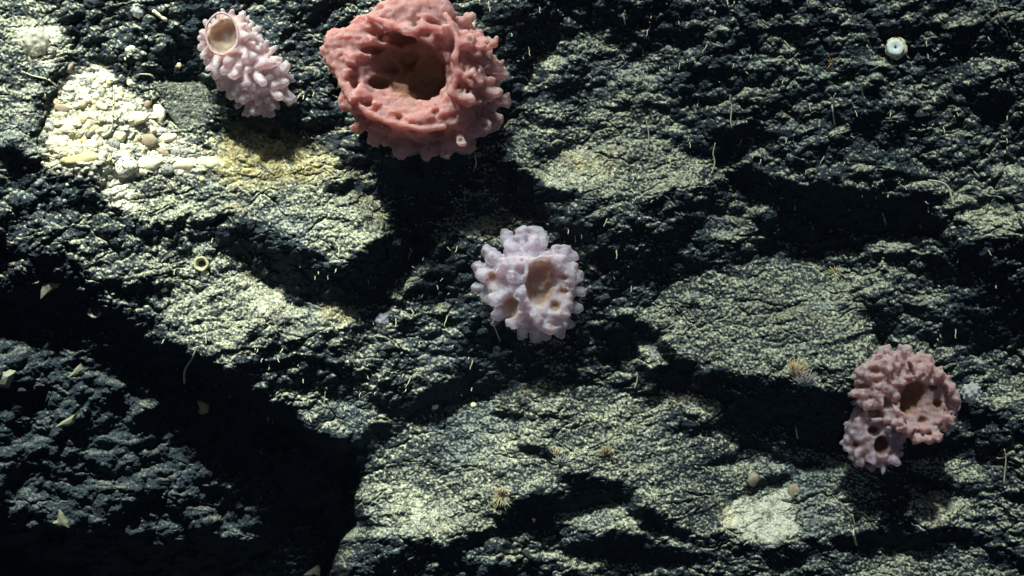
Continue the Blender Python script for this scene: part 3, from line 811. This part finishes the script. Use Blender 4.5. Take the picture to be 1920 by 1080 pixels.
B.sub((1643, 728, 90), (5, 5, 16), k=2); B.sub((1617, 723, 76), (12, 6, 18), k=3); B.sub((1660, 755, 80), (10, 13, 22), k=4); B.sub((1755, 757, 68), (7, 8, 16), k=3)
B.sub((1728, 786, 66), (7, 6, 14), k=3); B.sub((1716, 806, 66), (5, 5, 12), k=2); B.sub((1640, 775, 70), (14, 9, 20), k=4); B.sub((1750, 725, 66), (7, 5, 14), k=3)
B.wrinkle(2.0, 12, 357); B.wrinkle(1.0, 7, 358)
B.hollow(5.5)
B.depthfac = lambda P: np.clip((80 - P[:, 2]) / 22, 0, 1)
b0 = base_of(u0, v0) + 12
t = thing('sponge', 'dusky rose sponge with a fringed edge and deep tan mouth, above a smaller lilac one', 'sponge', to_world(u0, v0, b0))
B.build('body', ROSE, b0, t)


DUSK = flesh_material('grey_lilac_flesh', (.49, .36, .38), (.58, .50, .60), (.16, .08, .055), .03, .9, clear=.22)
u0, v0 = 1648, 835
B = Blob((1575, 760, -40), (1725, 905, 90), 2.0); B.org = (u0, v0)
B.add((1645, 826, 18), (50, 53, 42)); B.add((1625, 800, 25), (26, 34, 28), k=10)
gg = np.random.default_rng(25)
for dx, dy, dz in dome_dirs(70, 26, -.4):
    p = np.array([1646 + 48 * dx, 828 + 52 * dy, 18 + 38 * dz])
    if dz > .6: continue
    d = np.array([dx, dy, dz * .7]) + gg.normal(size=3) * .2
    B.cap(p - d * 8, p + d * gg.uniform(2, 8), 9.5, 5.6, 5)
for i in range(30):
    p = (gg.uniform(1612, 1685), gg.uniform(790, 880), 48 + 5 * gg.normal())
    if math.hypot(p[0] - 1655, p[1] - 836) < 22: continue
    B.cap((p[0], p[1], p[2] - 12), (p[0] + gg.normal() * 6, p[1] + gg.normal() * 6, p[2] + 6), 8, 5.5, 5)
B.wrinkle(2.4, 12, 360)
B.sub((1655, 836, 62), (15, 19, 36), k=4); B.sub((1640, 808, 62), (12, 10, 26), k=6); B.sub((1608, 836, 44), (5, 5, 14), k=3); B.sub((1632, 875, 44), (7, 10, 14), k=4); B.hollow(5.5)
B.depthfac = lambda P: np.clip((58 - P[:, 2]) / 18, 0, 1)
b0 = base_of(u0, v0) + 10
t = thing('sponge', 'small grey lilac sponge hanging just under the dusky rose one', 'sponge', to_world(u0, v0, b0))
B.build('body', DUSK, b0, t)

# ------------------------------------------------------------------ plain little materials
def plain(name, c1, c2, rough=.7, sss=0.0, scale=120, spec=.3, spots=None):
    k = NT(name); c = k.mix(k.noise(scale, 4, .65), c1, c2)
    if spots:
        mr = k.n('ShaderNodeMapRange'); k.l(k.noise(scale * 1.7, 2, .5), mr.inputs[0]); mr.inputs[1].default_value = .40; mr.inputs[2].default_value = .44
        c = k.mix(mr.outputs[0], spots, c)
    k.l(c, k.b.inputs['Base Color']); k.b.inputs['Roughness'].default_value = rough
    k.b.inputs['Specular IOR Level'].default_value = spec
    if sss: k.b.inputs['Subsurface Weight'].default_value = .6; k.b.inputs['Subsurface Scale'].default_value = sss
    bp = k.n('ShaderNodeBump'); bp.inputs['Strength'].default_value = .5; bp.inputs['Distance'].default_value = .001
    k.l(k.noise(scale * 2.5, 3, .6), bp.inputs['Height']); k.l(bp.outputs[0], k.b.inputs['Normal'])
    return k.m
M_WHITE = plain('white_stone', (.50, .49, .36), (.76, .73, .56))
M_CREAM = plain('cream_stone', (.45, .43, .28), (.74, .70, .50))
M_GREY = plain('grey_stone', (.10, .12, .12), (.34, .36, .32), spots=(.04, .05, .06))
M_BROWN = plain('brown_stone', (.15, .13, .10), (.34, .30, .22))
M_YEL = plain('yellow_stone', (.32, .28, .14), (.56, .52, .30))
M_SPECK = plain('speckled_stone', (.46, .48, .42), (.66, .66, .54), spots=(.06, .07, .07))
M_THREAD = plain('pale_thread', (.34, .36, .25), (.52, .52, .38))
M_BLUEW = plain('bluish_flesh', (.40, .48, .52), (.60, .67, .68), sss=.004)
M_LILAC = plain('lilac_flesh', (.30, .32, .44), (.42, .44, .56), sss=.004)
M_RUST = plain('rusty_crust', (.12, .06, .03), (.30, .16, .08))
M_DARK = plain('dark_flesh', (.02, .02, .02), (.05, .04, .03))

# ------------------------------------------------------------------ pebbles of the pale patch
def ico_base():
    import bmesh
    bm = bmesh.new(); bmesh.ops.create_icosphere(bm, subdivisions=3, radius=1)
    V = np.array([v.co[:] for v in bm.verts]); F_ = [tuple(v.index for v in f.verts) for f in bm.faces]; bm.free()
    return V, F_
ICO_V, ICO_F = ico_base()
def stone_verts(rx, ry, rz, seed, rough=.22, flat=0.0):
    V = ICO_V.copy(); g = np.random.default_rng(seed)
    for _ in range(9):                        # chipped faces
        n = g.normal(size=3); n /= np.linalg.norm(n); d = g.uniform(.72, .97)
        e = np.maximum(V @ n - d, 0); V = V - e[:, None] * n * .85
    n = perlin(V[:, 0] * 1.3 + seed, V[:, 1] * 1.3 + V[:, 2], seed % 50) * rough + perlin(V[:, 0] * 4 + seed, V[:, 2] * 4 - V[:, 1] * 2, seed % 31) * rough * .35
    V = V * (1 + n)[:, None]
    return V * np.array([rx, ry, rz]) / 1000
def stone(name, u, v, rx, rz, mat, label, cat, rot=0, thick=.6, lift=0.0, seed=1, group=None, rough=.22):
    b = level(u, v) * .5 + float(at(u, v).y * -1000) * .5
    loc = to_world(u, v, b + lift)
    o = py_mesh(name, stone_verts(rx, min(rx, rz) * thick, rz, seed, rough), ICO_F, mat)
    o.location = loc; o.rotation_euler = (0, math.radians(rot), 0)
    return tag(o, label, cat, group)
big = [
 ('pebble', 127, 237, 18, 14, M_WHITE, 'smooth white oval pebble, leftmost large one on the pale patch', 8),
 ('pebble', 223, 255, 14, 12, M_WHITE, 'round white pebble beside the thin grey stalk on the pale patch', 15),
 ('pebble', 252, 222, 27, 13, M_WHITE, 'long white lumpy pebble under the dark chip on the pale patch', -6),
 ('pebble', 297, 212, 13, 19, M_WHITE, 'upright white pebble beside the flat grey slab', -20),
 ('pebble', 236, 314, 22, 19, M_SPECK, 'rounded grey speckled cobble at the foot of the pale patch', -10),
 ('pebble', 275, 306, 24, 13, M_WHITE, 'broad bright white cobble next to the grey speckled one', 10),
 ('pebble', 312, 318, 15, 12, M_GREY, 'dark grey round cobble with a white cobble on each side', 0),
 ('pebble', 345, 309, 26, 13, M_CREAM, 'long cream cobble between the dark grey cobble and a rounded tan one', -8),
 ('pebble', 397, 306, 17, 13, M_CREAM, 'rounded tan cobble, last one of the row under the pale patch', 5),
 ('pebble', 150, 298, 36, 11, M_YEL, 'flat mustard yellow slab stone at the lower edge of the pale patch', -5),
 ('pebble', 214, 270, 13, 11, M_GREY, 'grey angular pebble just under the round white pebble', 20),
 ('pebble', 231, 277, 9, 8, M_WHITE, 'small bright white pebble under the grey angular one', 0),
 ('pebble', 247, 192, 12, 6, M_GREY, 'small black flat chip lying above the long white pebble', 8),
 ('pebble', 163, 186, 10, 8, M_WHITE, 'small bluish white pebble in the upper part of the pale patch', 0),
 ('pebble', 180, 180, 8, 8, M_WHITE, 'tiny bright white round pebble high in the pale patch', 0),
 ('pebble', 116, 203, 14, 9, M_BROWN, 'reddish brown pebble among white gravel', 10),
 ('pebble', 128, 166, 11, 8, M_WHITE, 'white pebble near the top edge of the pale patch', 0),
 ('pebble', 105, 270, 20, 12, M_CREAM, 'ochre tinted pebble at the left border of the pale patch', 15),
 ('pebble', 340, 284, 22, 9, M_GREY, 'flat grey stone with a dark crack under it, below the grey slab', -6),
 ('pebble', 280, 262, 18, 13, M_BROWN, 'brownish grey stone in the middle of the rubble', 10),
 ('pebble', 312, 258, 20, 10, M_CREAM, 'cream stone between the brownish stone and the grey slab', -10),
 ('pebble', 262, 240, 14, 8, M_GREY, 'grey stone tucked under the long white pebble', 0),
 ('pebble', 190, 200, 12, 7, M_CREAM, 'long cream pebble in the centre of the pale patch', 20),
 ('pebble', 334, 122, 7, 7, M_CREAM, 'lone round cream pebble on dark rock beside the blush sponge', 0),
 ('pebble', 815, 762, 8, 6, M_CREAM, 'lone cream pebble in the dark hollow under the middle ledge', 0),
 ('pebble', 888, 760, 6, 6, M_CREAM, 'small cream pebble on the lip of the big lower slab', 0),
 ('pebble', 1412, 899, 11, 13, M_BROWN, 'pinkish brown stone standing on the crack above the white patch', 15),
 ('pebble', 1488, 922, 12, 15, M_BROWN, 'crumbly brown stone on the right corner of the white patch', 0),
 ('pebble', 998, 975, 6, 6, M_CREAM, 'tiny pale pebble in the black hollow of the lower rock', 0),
]
for i, (nm, u, v, rx, rz, m, lab, rot) in enumerate(big):
    stone(nm, u, v, rx, rz, m, lab, 'pebble', rot, .62, rz * .18, 100 + i * 7)
M_SLAB = plain('slab_rock', (.03, .045, .055), (.15, .175, .17), scale=110, spots=(.025, .035, .045))
def plate(u, v, outline, thick, mat, label, name='rock_slab', cat='slab', lift=0, tilt=0.0, seed=5):
    xs = [p[0] for p in outline]; ys = [p[1] for p in outline]
    B = Blob((min(xs) - 8, min(ys) - 8, -30), (max(xs) + 8, max(ys) + 8, thick + 14), 2.2)
    X, Y, Z = np.meshgrid(*B.ax, indexing='ij', sparse=True)
    n = len(outline); area = sum(outline[i - 1][0] * outline[i][1] - outline[i][0] * outline[i - 1][1] for i in range(n))
    d = -1e3
    for i in range(n):
        (x1, y1), (x2, y2) = outline[i - 1], outline[i]
        L = math.hypot(x2 - x1, y2 - y1); sg = 1 if area > 0 else -1
        q = sg * ((y2 - y1) * (X - x1) - (x2 - x1) * (Y - y1)) / L + (Z - thick * .5) * .35
        d = np.maximum(d, q)
    B.F = np.maximum(d + 0 * Z, Z - thick + (v - Y) * tilt); B.F = np.maximum(B.F, -22 - Z)
    B.wrinkle(2.6, 24, seed); B.wrinkle(1.3, 8, seed + 9)
    b_ = base_of(u, v)
    P, Q = surface_nets(B.F, B.lo, B.h)
    o = mesh_obj(name, np.stack(place(P[:, 0], P[:, 1], P[:, 2] + lift, (u, v), b_), -1), Q[:, ::-1], mat, attrs={'pigment': np.stack([np.clip(.36 + .35 * fbm(P[:, 0] / 12, P[:, 1] / 12, 3, 400) + .3 * perlin(P[:, 0] / 4, P[:, 1] / 4, 401), 0, 1), 0 * P[:, 0], 0 * P[:, 0]], -1)}); o.location = to_world(u, v, b_)
    return tag(o, label, cat)
plate(330, 200, [(266,156),(300,149),(390,152),(400,190),(386,248),(352,258),(326,250),(306,210)], 13, ROCK, 'flat dark grey slab between the pale patch and the blush sponge', lift=-2)
# small gravel, separate stones that share a few meshes
protos = []
for j in range(14):
    me = bpy.data.meshes.new('gravel_stone')
    me.from_pydata([tuple(p) for p in stone_verts(6, 4.2, 4.6, 500 + j * 3)], [], ICO_F); me.update()
    me.polygons.foreach_set('use_smooth', np.ones(len(me.polygons), bool))
    me.materials.append([M_WHITE, M_CREAM, M_CREAM, M_WHITE, M_YEL, M_GREY, M_BROWN][j % 7])
    protos.append(me)
def in_poly(pts, u, v):
    c = False
    for i in range(len(pts)):
        x1, y1 = pts[i]; x2, y2 = pts[i - 1]
        if (y1 > v) != (y2 > v) and u < (x2 - x1) * (v - y1) / (y2 - y1) + x1: c = not c
    return c
PATCH = [(68,306),(95,205),(130,135),(190,122),(240,170),(285,195),(330,255),(400,285),(400,318),(300,325),(160,315)]
cand = []
while len(cand) < 240:
    u, v = random.uniform(75, 405), random.uniform(120, 330)
    out_ = random.random() < .12
    if out_: u, v = random.gauss(235, 95), random.gauss(245, 70)
    if (in_poly(PATCH, u, v) or (out_ and 30 < u < 420 and 90 < v < 370 and not (262 < u < 405 and 145 < v < 262))) and all((u - b[1]) ** 2 / (b[3] + 3) ** 2 + (v - b[2]) ** 2 / (b[4] + 3) ** 2 > 1 for b in big): cand.append((u, v))
names = ['white', 'cream', 'cream', 'white', 'yellow', 'grey', 'brown']
for i, (u, v) in enumerate(cand):
    j = random.randrange(14)
    o = bpy.data.objects.new('gravel_stone', protos[j]); COL.objects.link(o)
    p = at(u, v, -1.2); s_ = random.choice([.45, .55, .7, .8, 1, 1.2, 1.5])
    o.location = p; o.scale = (s_ * random.uniform(.8, 1.3), s_, s_); o.rotation_euler = (random.uniform(-.4, .4), random.uniform(0, 6.28), 0)
    tag(o, 'small %s stone in the loose gravel of the pale patch' % names[j % 7], 'gravel stone', '%s gravel of the pale patch' % names[j % 7])

# ------------------------------------------------------------------ threads, worms, tufts and small animals
def thread(name, pts, r, label, cat, mat=M_THREAD, lift=10, group=None, taper=.5):
    n = len(pts); P = []
    for i in range(n - 1):
        p0, p1, p2, p3 = [np.array(pts[min(max(q, 0), n - 1)], float) for q in (i - 1, i, i + 1, i + 2)]
        for q in range(4):
            s_ = q / 4; P.append(.5 * ((2 * p1) + (-p0 + p2) * s_ + (2 * p0 - 5 * p1 + 4 * p2 - p3) * s_ ** 2 + (-p0 + 3 * p1 - 3 * p2 + p3) * s_ ** 3))
    P.append(np.array(pts[-1], float)); m = len(P)
    hs = [float(relief(np.array([q[0]]), np.array([q[1]]))[0]) for q in P]
    h0, top = hs[-1], max(hs)                # rooted at the last point, free end standing off the rock
    W = []
    for i, q in enumerate(P):
        f = 1 - i / (m - 1)
        W.append(to_world(q[0], q[1], max(hs[i] + r, h0 * (1 - f) + (max(top, h0) + lift) * f) if i < m - 1 else h0 - 1))
    root = np.array(W[-1]); W = [np.array(w) - root for w in W]
    rad = [r / 1000 * (1 - taper * (1 - i / (m - 1))) for i in range(m)]
    V, Fq = ring_tube(W, rad, 6, False)
    o = py_mesh(name, V, Fq, mat); o.location = root
    return tag(o, label, cat, group)
T_ = [
 ([(1567,175),(1560,190),(1561,205),(1565,235)], 1.8, 'pale wavy stalk with a tiny knob, right of the long diagonal crack'),
 ([(1618,155),(1616,168),(1618,182)], 1.6, 'short pale stalk below the white disc animal'),
 ([(1370,178),(1368,190),(1372,200),(1370,225),(1372,240)], 1.5, 'wavy yellowish stalk near the upper end of the diagonal crack'),
 ([(1341,268),(1337,288),(1340,305),(1333,328)], 1.6, 'greenish wavy stalk at the tip of the black crevice'),
 ([(1191,785),(1185,795),(1188,812)], 2.2, 'bright white curved thread on the lower slab'),
 ([(1492,802),(1494,814),(1496,822)], 1.8, 'tiny yellow stalk above the winding crack'),
 ([(1883,842),(1886,860),(1884,885),(1882,908)], 1.8, 'long thin stalk beside the lower right boulders'),
 ([(1598,965),(1602,985),(1600,1000),(1606,1022)], 2.4, 'yellow feathery stalk standing left of the deep shadow'),
 ([(1194,698),(1195,712),(1190,728)], 1.8, 'thin white stalk hanging off the wedge shaped rock'),
 ([(1212,228),(1216,250),(1216,275)], 1.5, 'faint stalk crossing the top of the bright centre slab'),
 ([(370,650),(360,672),(348,690),(345,705),(346,718)], 2.6, 'pale knotted thread dangling from the ledge over the dark recess'),
 ([(610,735),(609,745),(608,758)], 1.5, 'short thread standing on the block beside the recess'),
 ([(1740,338),(1765,342),(1778,352),(1784,370),(1788,386)], 3.0, 'thick yellowish curved worm tube near the right end of the crevice'),
 ([(1556,500),(1566,515),(1566,535),(1569,545)], 2.0, 'curved thread growing from the small yellow tuft'),
 ([(1215,838),(1222,846),(1214,852)], 2.0, 'tiny curled white thread on the big lower slab'),
 ([(40,133),(58,141),(75,145),(92,150),(106,162)], 2.2, 'white straggling thread left of the pale patch'),
 ([(262,139),(280,140),(290,146)], 2.6, 'short thick cream thread above the grey slab'),
 ([(1172,20),(1170,30),(1172,45)], 1.5, 'thin stalk on the dark rock at the top'),
 ([(1365,10),(1363,-2)], 1.5, 'faint thread at the very top edge'),
 ([(890,292),(893,306),(890,315)], 1.6, 'small thread beneath the large rose sponge'),
 ([(930,590),(925,605),(930,620),(938,640)], 1.4, 'faint thread beneath the milky sponge'),
]
for pts, r_, lab in T_:
    thread('stalk', pts, r_, lab, 'stalk')
thread('stalk', [(214,160),(213,200),(211,235),(205,248),(192,256)], 3.2, 'soft grey bent stalk running down the pale patch', 'stalk', M_SPECK, 14)
thread('worm_tube', [(287,20),(300,30),(312,38)], 4.0, 'fat white rod lying near the top left', 'worm tube', M_WHITE, 6, taper=.1)
thread('worm_tube', [(1468,795),(1480,800)], 1.5, 'very small white tube', 'worm tube') if False else None

# tiny hanging threads
hair = []
for j in range(6):
    L = 9 + 2.2 * j; W = [np.array([1.2 * math.sin(q * 2 + j) * (q / 4), -q * 1.6 - 1, -L * q / 4]) / 1000 for q in range(5)]
    V, Fq = ring_tube(W, [.0010, .0010, .0008, .0007, .0005], 5, False)
    me = bpy.data.meshes.new('hanging_thread'); me.from_pydata([tuple(p) for p in V], [], [tuple(dict.fromkeys(f)) for f in Fq]); me.update(); me.materials.append(M_THREAD)
    hair.append(me)
zones = [(960, 1450, 0, 150, 50), (1250, 1550, 90, 330, 26), (1440, 1760, 330, 440, 18), (540, 860, 450, 620, 46), (900, 1200, 360, 560, 22), (400, 900, 640, 800, 40), (850, 960, 0, 80, 8),
         (1450, 1900, 20, 320, 34), (200, 470, 420, 640, 10), (560, 640, 110, 200, 8), (1100, 1330, 320, 380, 12), (1750, 1900, 450, 640, 10)]
for a, b, c_, d_, n in zones:
    for _ in range(int(n * .9)):
        u, v = random.uniform(a, b), random.uniform(c_, d_)
        if (u - 985) ** 2 + (v - 530) ** 2 < 110 ** 2 or (u - 785) ** 2 + (v - 150) ** 2 < 180 ** 2: continue
        o = bpy.data.objects.new('hanging_thread', random.choice(hair)); COL.objects.link(o)
        o.location = at(u, v, -1); s_ = random.choice([.3, .4, .5, .6, .8, 1.0]); o.scale = (1, 1.2, s_); o.rotation_euler = (random.uniform(-.3, .2), random.uniform(-.35, .35), random.uniform(-.6, .6))
        tag(o, 'tiny pale thread hanging from the dark rock', 'thread', 'tiny threads hanging from the dark faces')

def tuft(u, v, n, L, spread, label, cat, mat, name='tuft', r=.9, up=1.0, head=None):
    """a bush of fine threads from one foot"""
    V = []; Fa = []; g = np.random.default_rng(int(u))
    for i in range(n):
        a = g.uniform(-spread, spread); b = g.uniform(-.9, .9); l = L * g.uniform(.55, 1)
        d = np.array([math.sin(a), -abs(math.cos(b)) * .5 - .25, math.cos(a) * up]); d /= np.linalg.norm(d)
        bend = g.normal(size=3) * .18
        W = [(d * l * q + bend * l * q * q) / 1000 for q in (0, .35, .7, 1)]
        v_, f_ = ring_tube(W, [r / 1000, r / 1000, r * .8 / 1000, r * .45 / 1000], 4, False)
        o_ = len(V); V += list(v_); Fa += [tuple(x + o_ for x in f) for f in f_]
    o = py_mesh(name, V, Fa, mat); o.location = at(u, v, 0)
    return tag(o, label, cat)
M_TUFT = plain('straw_filaments', (.28, .28, .17), (.46, .45, .28), sss=.003)
M_TUFTG = plain('grey_filaments', (.20, .25, .26), (.34, .38, .36), sss=.003)
tuft(1490, 712, 150, 40, .42, 'straw yellow tuft shaped like a small cone, under the olive slab', 'hydroid tuft', M_TUFT)
tuft(1508, 725, 120, 34, 1.2, 'grey feathery bush at the foot of the straw yellow cone tuft', 'hydroid tuft', M_TUFTG)
tuft(1042, 862, 60, 26, .4, 'pointed pale tuft at the end of the short black crack', 'hydroid tuft', M_TUFT)
tuft(1052, 872, 70, 24, 1.4, 'blurry grey tuft beside the pointed pale one', 'hydroid tuft', M_TUFTG)
tuft(1136, 852, 80, 20, 1.5, 'brownish fuzzy tuft right of the pointed pale tuft', 'hydroid tuft', plain('brown_filaments', (.26, .22, .13), (.42, .36, .22)))
tuft(940, 930, 110, 24, 3.1, 'yellow green star shaped tuft spread flat on the lower slab', 'hydroid tuft', M_TUFT, r=.7)
tuft(1565, 512, 60, 17, 3.1, 'round yellow tuft on the upper rim of the olive slab', 'hydroid tuft', M_TUFT)
tuft(1560, 118, 36, 12, 2.4, 'small orange brown tuft on the dark rock left of the white disc', 'hydroid tuft', plain('orange_filaments', (.34, .22, .12), (.5, .38, .24)))
tuft(1300, 565, 50, 20, 1.3, 'faint grey green tuft on the top part of the olive slab', 'hydroid tuft', M_TUFTG)

def fuzzy(u, v, r, label, mat, seed, cat='small sponge', spk=1.0):
    B = Blob((u - r * 1.7, v - r * 1.7, -15), (u + r * 1.7, v + r * 1.7, r * 1.9), max(1.5, r / 16)); B.org = (u, v)
    B.add((u, v, r * .35), (r * .72, r * .78, r * .62))
    g = np.random.default_rng(seed)
    for dx, dy, dz in dome_dirs(26, seed, -.3):
        p = np.array([u + dx * r * .72, v + dy * r * .76, r * .35 + dz * r * .6]); d = np.array([dx, dy, dz]) + g.normal(size=3) * .25
        B.cap(p - d * r * .1, p + d * r * g.uniform(.04, .26) * spk, r * .22, r * .14, 4)
    b_ = base_of(u, v) * .4 - at(u, v).y * 600 
    P, Q = surface_nets(B.F, B.lo, B.h)
    W = np.stack(place(P[:, 0], P[:, 1], P[:, 2], (u, v), b_), -1)
    c = np.zeros((len(P), 3)); c[:, 1] = B.tip[tuple(np.clip(((P - B.lo) / B.h).round().astype(int), 0, np.array(B.F.shape) - 1).T)]
    o = mesh_obj('small_sponge', W, Q[:, ::-1], mat, attrs={'flesh': c}); o.location = to_world(u, v, b_)
    return tag(o, label, cat)
M_FROST = flesh_material('frosty_flesh', (.50, .56, .56), (.60, .68, .72), (.4, .4, .4), .006)
M_LILF = flesh_material('lilac_small', (.34, .36, .46), (.40, .44, .56), (.4, .4, .4), .006)
fuzzy(1836, 741, 22, 'frosty white fuzzy lump between the dusky rose sponge and the right edge', M_FROST, 61)
fuzzy(713, 602, 15, 'faint lilac lump on the ledge left of the milky sponge', M_LILF, 62)
fuzzy(633, 74, 15, 'cream white knob peeking out behind the large rose sponge', flesh_material('cream_flesh', (.64, .64, .48), (.70, .74, .70), (.4, .4, .4), .006), 63)
fuzzy(52, 72, 34, 'soft greyish white mound near the top left corner', flesh_material('mound_flesh', (.46, .50, .44), (.54, .58, .52), (.4, .4, .4), .01), 64, spk=.15)
fuzzy(1260, 82, 6, 'speck sized pale blue lump on the dark upper rock', M_LILF, 65)
fuzzy(3, 265, 12, 'bluish white lump at the left border', M_LILF, 66)
fuzzy(246, 10, 14, 'hazy white lump at the top edge above the rod', M_FROST, 67)

# white disc animal with a dark pore, seated on a yellow crusty cup
tcup = t = thing('cup_coral', 'round white disc animal with a dark centre on a crusty yellow cup', 'cup coral', at(1678, 92))
def disc_profile(prof, n=40, wob=0.03, seed=1):
    V = []; Fq = []
    for i, (r_, h_) in enumerate(prof):
        for j in range(n):
            a = 2 * math.pi * j / n; w = 1 + wob * math.sin(5 * a + seed) + wob * .6 * math.sin(11 * a + 2 * seed)
            V.append((r_ * w * math.cos(a) / 1000, -h_ / 1000, r_ * w * math.sin(a) / 1000))
    for i in range(len(prof) - 1):
        for j in range(n):
            j2 = (j + 1) % n; Fq.append((i * n + j, i * n + j2, (i + 1) * n + j2, (i + 1) * n + j))
    return V, Fq
V, Fq = disc_profile([(16, -12), (20, 0), (24, 10), (24, 14), (21, 17), (12, 18), (3, 18), (.1, 18)], wob=.06, seed=3)
py_mesh('cup', V, Fq, plain('yellow_crust', (.34, .34, .18), (.66, .64, .40), spots=(.16, .14, .06)), t)
V, Fq = disc_profile([(17, 16), (19.5, 19), (19, 23), (15, 25.5), (10, 25), (5, 23.5), (2.8, 22), (2.2, 19), (.1, 18.5)])
d_ = py_mesh('disc', V, Fq, M_BLUEW, t); d_.location = (-.004, 0, -.005); d_.rotation_euler = (math.radians(-14), 0, 0)
V, Fq = disc_profile([(2.6, 22), (2.0, 22.6), (.1, 22.4)], 16)
q_ = py_mesh('mouth', V, Fq, M_DARK, t); q_.location = d_.location; q_.rotation_euler = d_.rotation_euler

# small tube mouths on the rock
def cup(u, v, r, label, mat, ht=10):
    tt = thing('tube_polyp', label, 'polyp', at(u, v))
    V, Fq = disc_profile([(r * 1.0, -6), (r * 1.05, ht * .5), (r * 1.1, ht), (r * .95, ht + 1.5), (r * .75, ht), (r * .6, ht * .4), (r * .5, 1)], 28, .05, u)
    py_mesh('tube', V, Fq, mat, tt)
    V, Fq = disc_profile([(r * .62, 2), (r * .3, 1.5), (.1, 1.2)], 16)
    py_mesh('throat', V, Fq, M_DARK, tt)
    return tt
cup(379, 495, 13, 'small round olive tube mouth with a dark throat on the left ledge', plain('olive_tube', (.22, .24, .14), (.46, .46, .30)), 11)
cup(179, 584, 12, 'small pale ring shaped polyp under the dark left ledge', M_GREY, 8)
stone('pebble', 383, 513, 10, 8, M_CREAM, 'cream lump touching the olive tube mouth', 'pebble', 0, .6, 2, 301)
stone('pebble', 306, 541, 8, 7, M_CREAM, 'small pale lump left of the middle ledge', 'pebble', 0, .6, 2, 303)

def shard(u, v, outline, th, label, mat, name='shell_fragment', cat='shell fragment', tilt=0.3, lift=8):
    n = len(outline); V = []; cx = sum(p[0] for p in outline) / n; cy = sum(p[1] for p in outline) / n
    for s_, hh in ((1.0, 0), (.93, th * .5), (.5, th), (1.0, -th * .6)):
        for x_, y_ in outline: V.append(((cx + (x_ - cx) * s_) / 1000, -hh / 1000, -(cy + (y_ - cy) * s_) / 1000))
    V.append((cx / 1000, -th * 1.1 / 1000, -cy / 1000)); Fa = []
    for k in (0, 1):
        for i in range(n): j = (i + 1) % n; Fa.append((k * n + i, k * n + j, (k + 1) * n + j, (k + 1) * n + i))
    for i in range(n): j = (i + 1) % n; Fa.append((2 * n + i, 2 * n + j, 4 * n)); Fa.append((3 * n + i, 3 * n + j, j, i))
    Fa.append(tuple(3 * n + i for i in range(n))[::-1])
    o = py_mesh(name, V, Fa, mat, smooth=False); o.location = at(u, v, lift); o.rotation_euler = (tilt, 0, 0)
    return tag(o, label, cat)
M_SHELL = plain('dull_shell', (.10, .12, .09), (.26, .28, .20), scale=60)
shard(115, 975, [(-3,-22),(3,-14),(8,-2),(12,4),(14,16),(6,12),(-2,14),(-10,12),(-17,6),(-8,0),(-6,-8)], 6, 'pale three pointed shell fragment in the dark recess', M_SHELL, lift=30)
shard(592, 1068, [(-6,-6),(6,-12),(10,-2),(8,14),(-2,8),(-14,16),(-26,12),(-14,2)], 6, 'pale curved shell fragment at the bottom edge', M_SHELL, lift=20)
shard(128, 788, [(22,-20),(14,-4),(10,6),(0,12),(-26,14),(-14,4),(0,-4),(12,-10)], 4, 'dim wing shaped shell fragment upright in the recess', M_SHELL, lift=14)
shard(142, 692, [(10,-10),(14,0),(8,10),(-4,14),(-18,18),(-6,6),(2,-4)], 5, 'dim pale hooked fragment on the back of the recess', M_SHELL, lift=14)
shard(100, 540, [(26,-16),(0,-12),(-18,-8),(-24,6),(-26,22),(-10,10),(0,2),(16,-4)], 5, 'bent pale plate at the edge of the left ledge', M_SHELL, lift=6)
shard(376, 764, [(-6,-14),(6,-12),(16,-2),(14,10),(2,14),(-6,8),(-2,0)], 8, 'dim olive lump deep in the recess', plain('dim_olive', (.16, .16, .08), (.28, .26, .15)), lift=14)
shard(15, 705, [(-30,-18),(-5,-12),(14,-8),(10,4),(0,24),(-30,20)], 12, 'large pale fragment at the left edge of the recess', M_SHELL, lift=10)

tcup.scale = (.86, .86, .86)
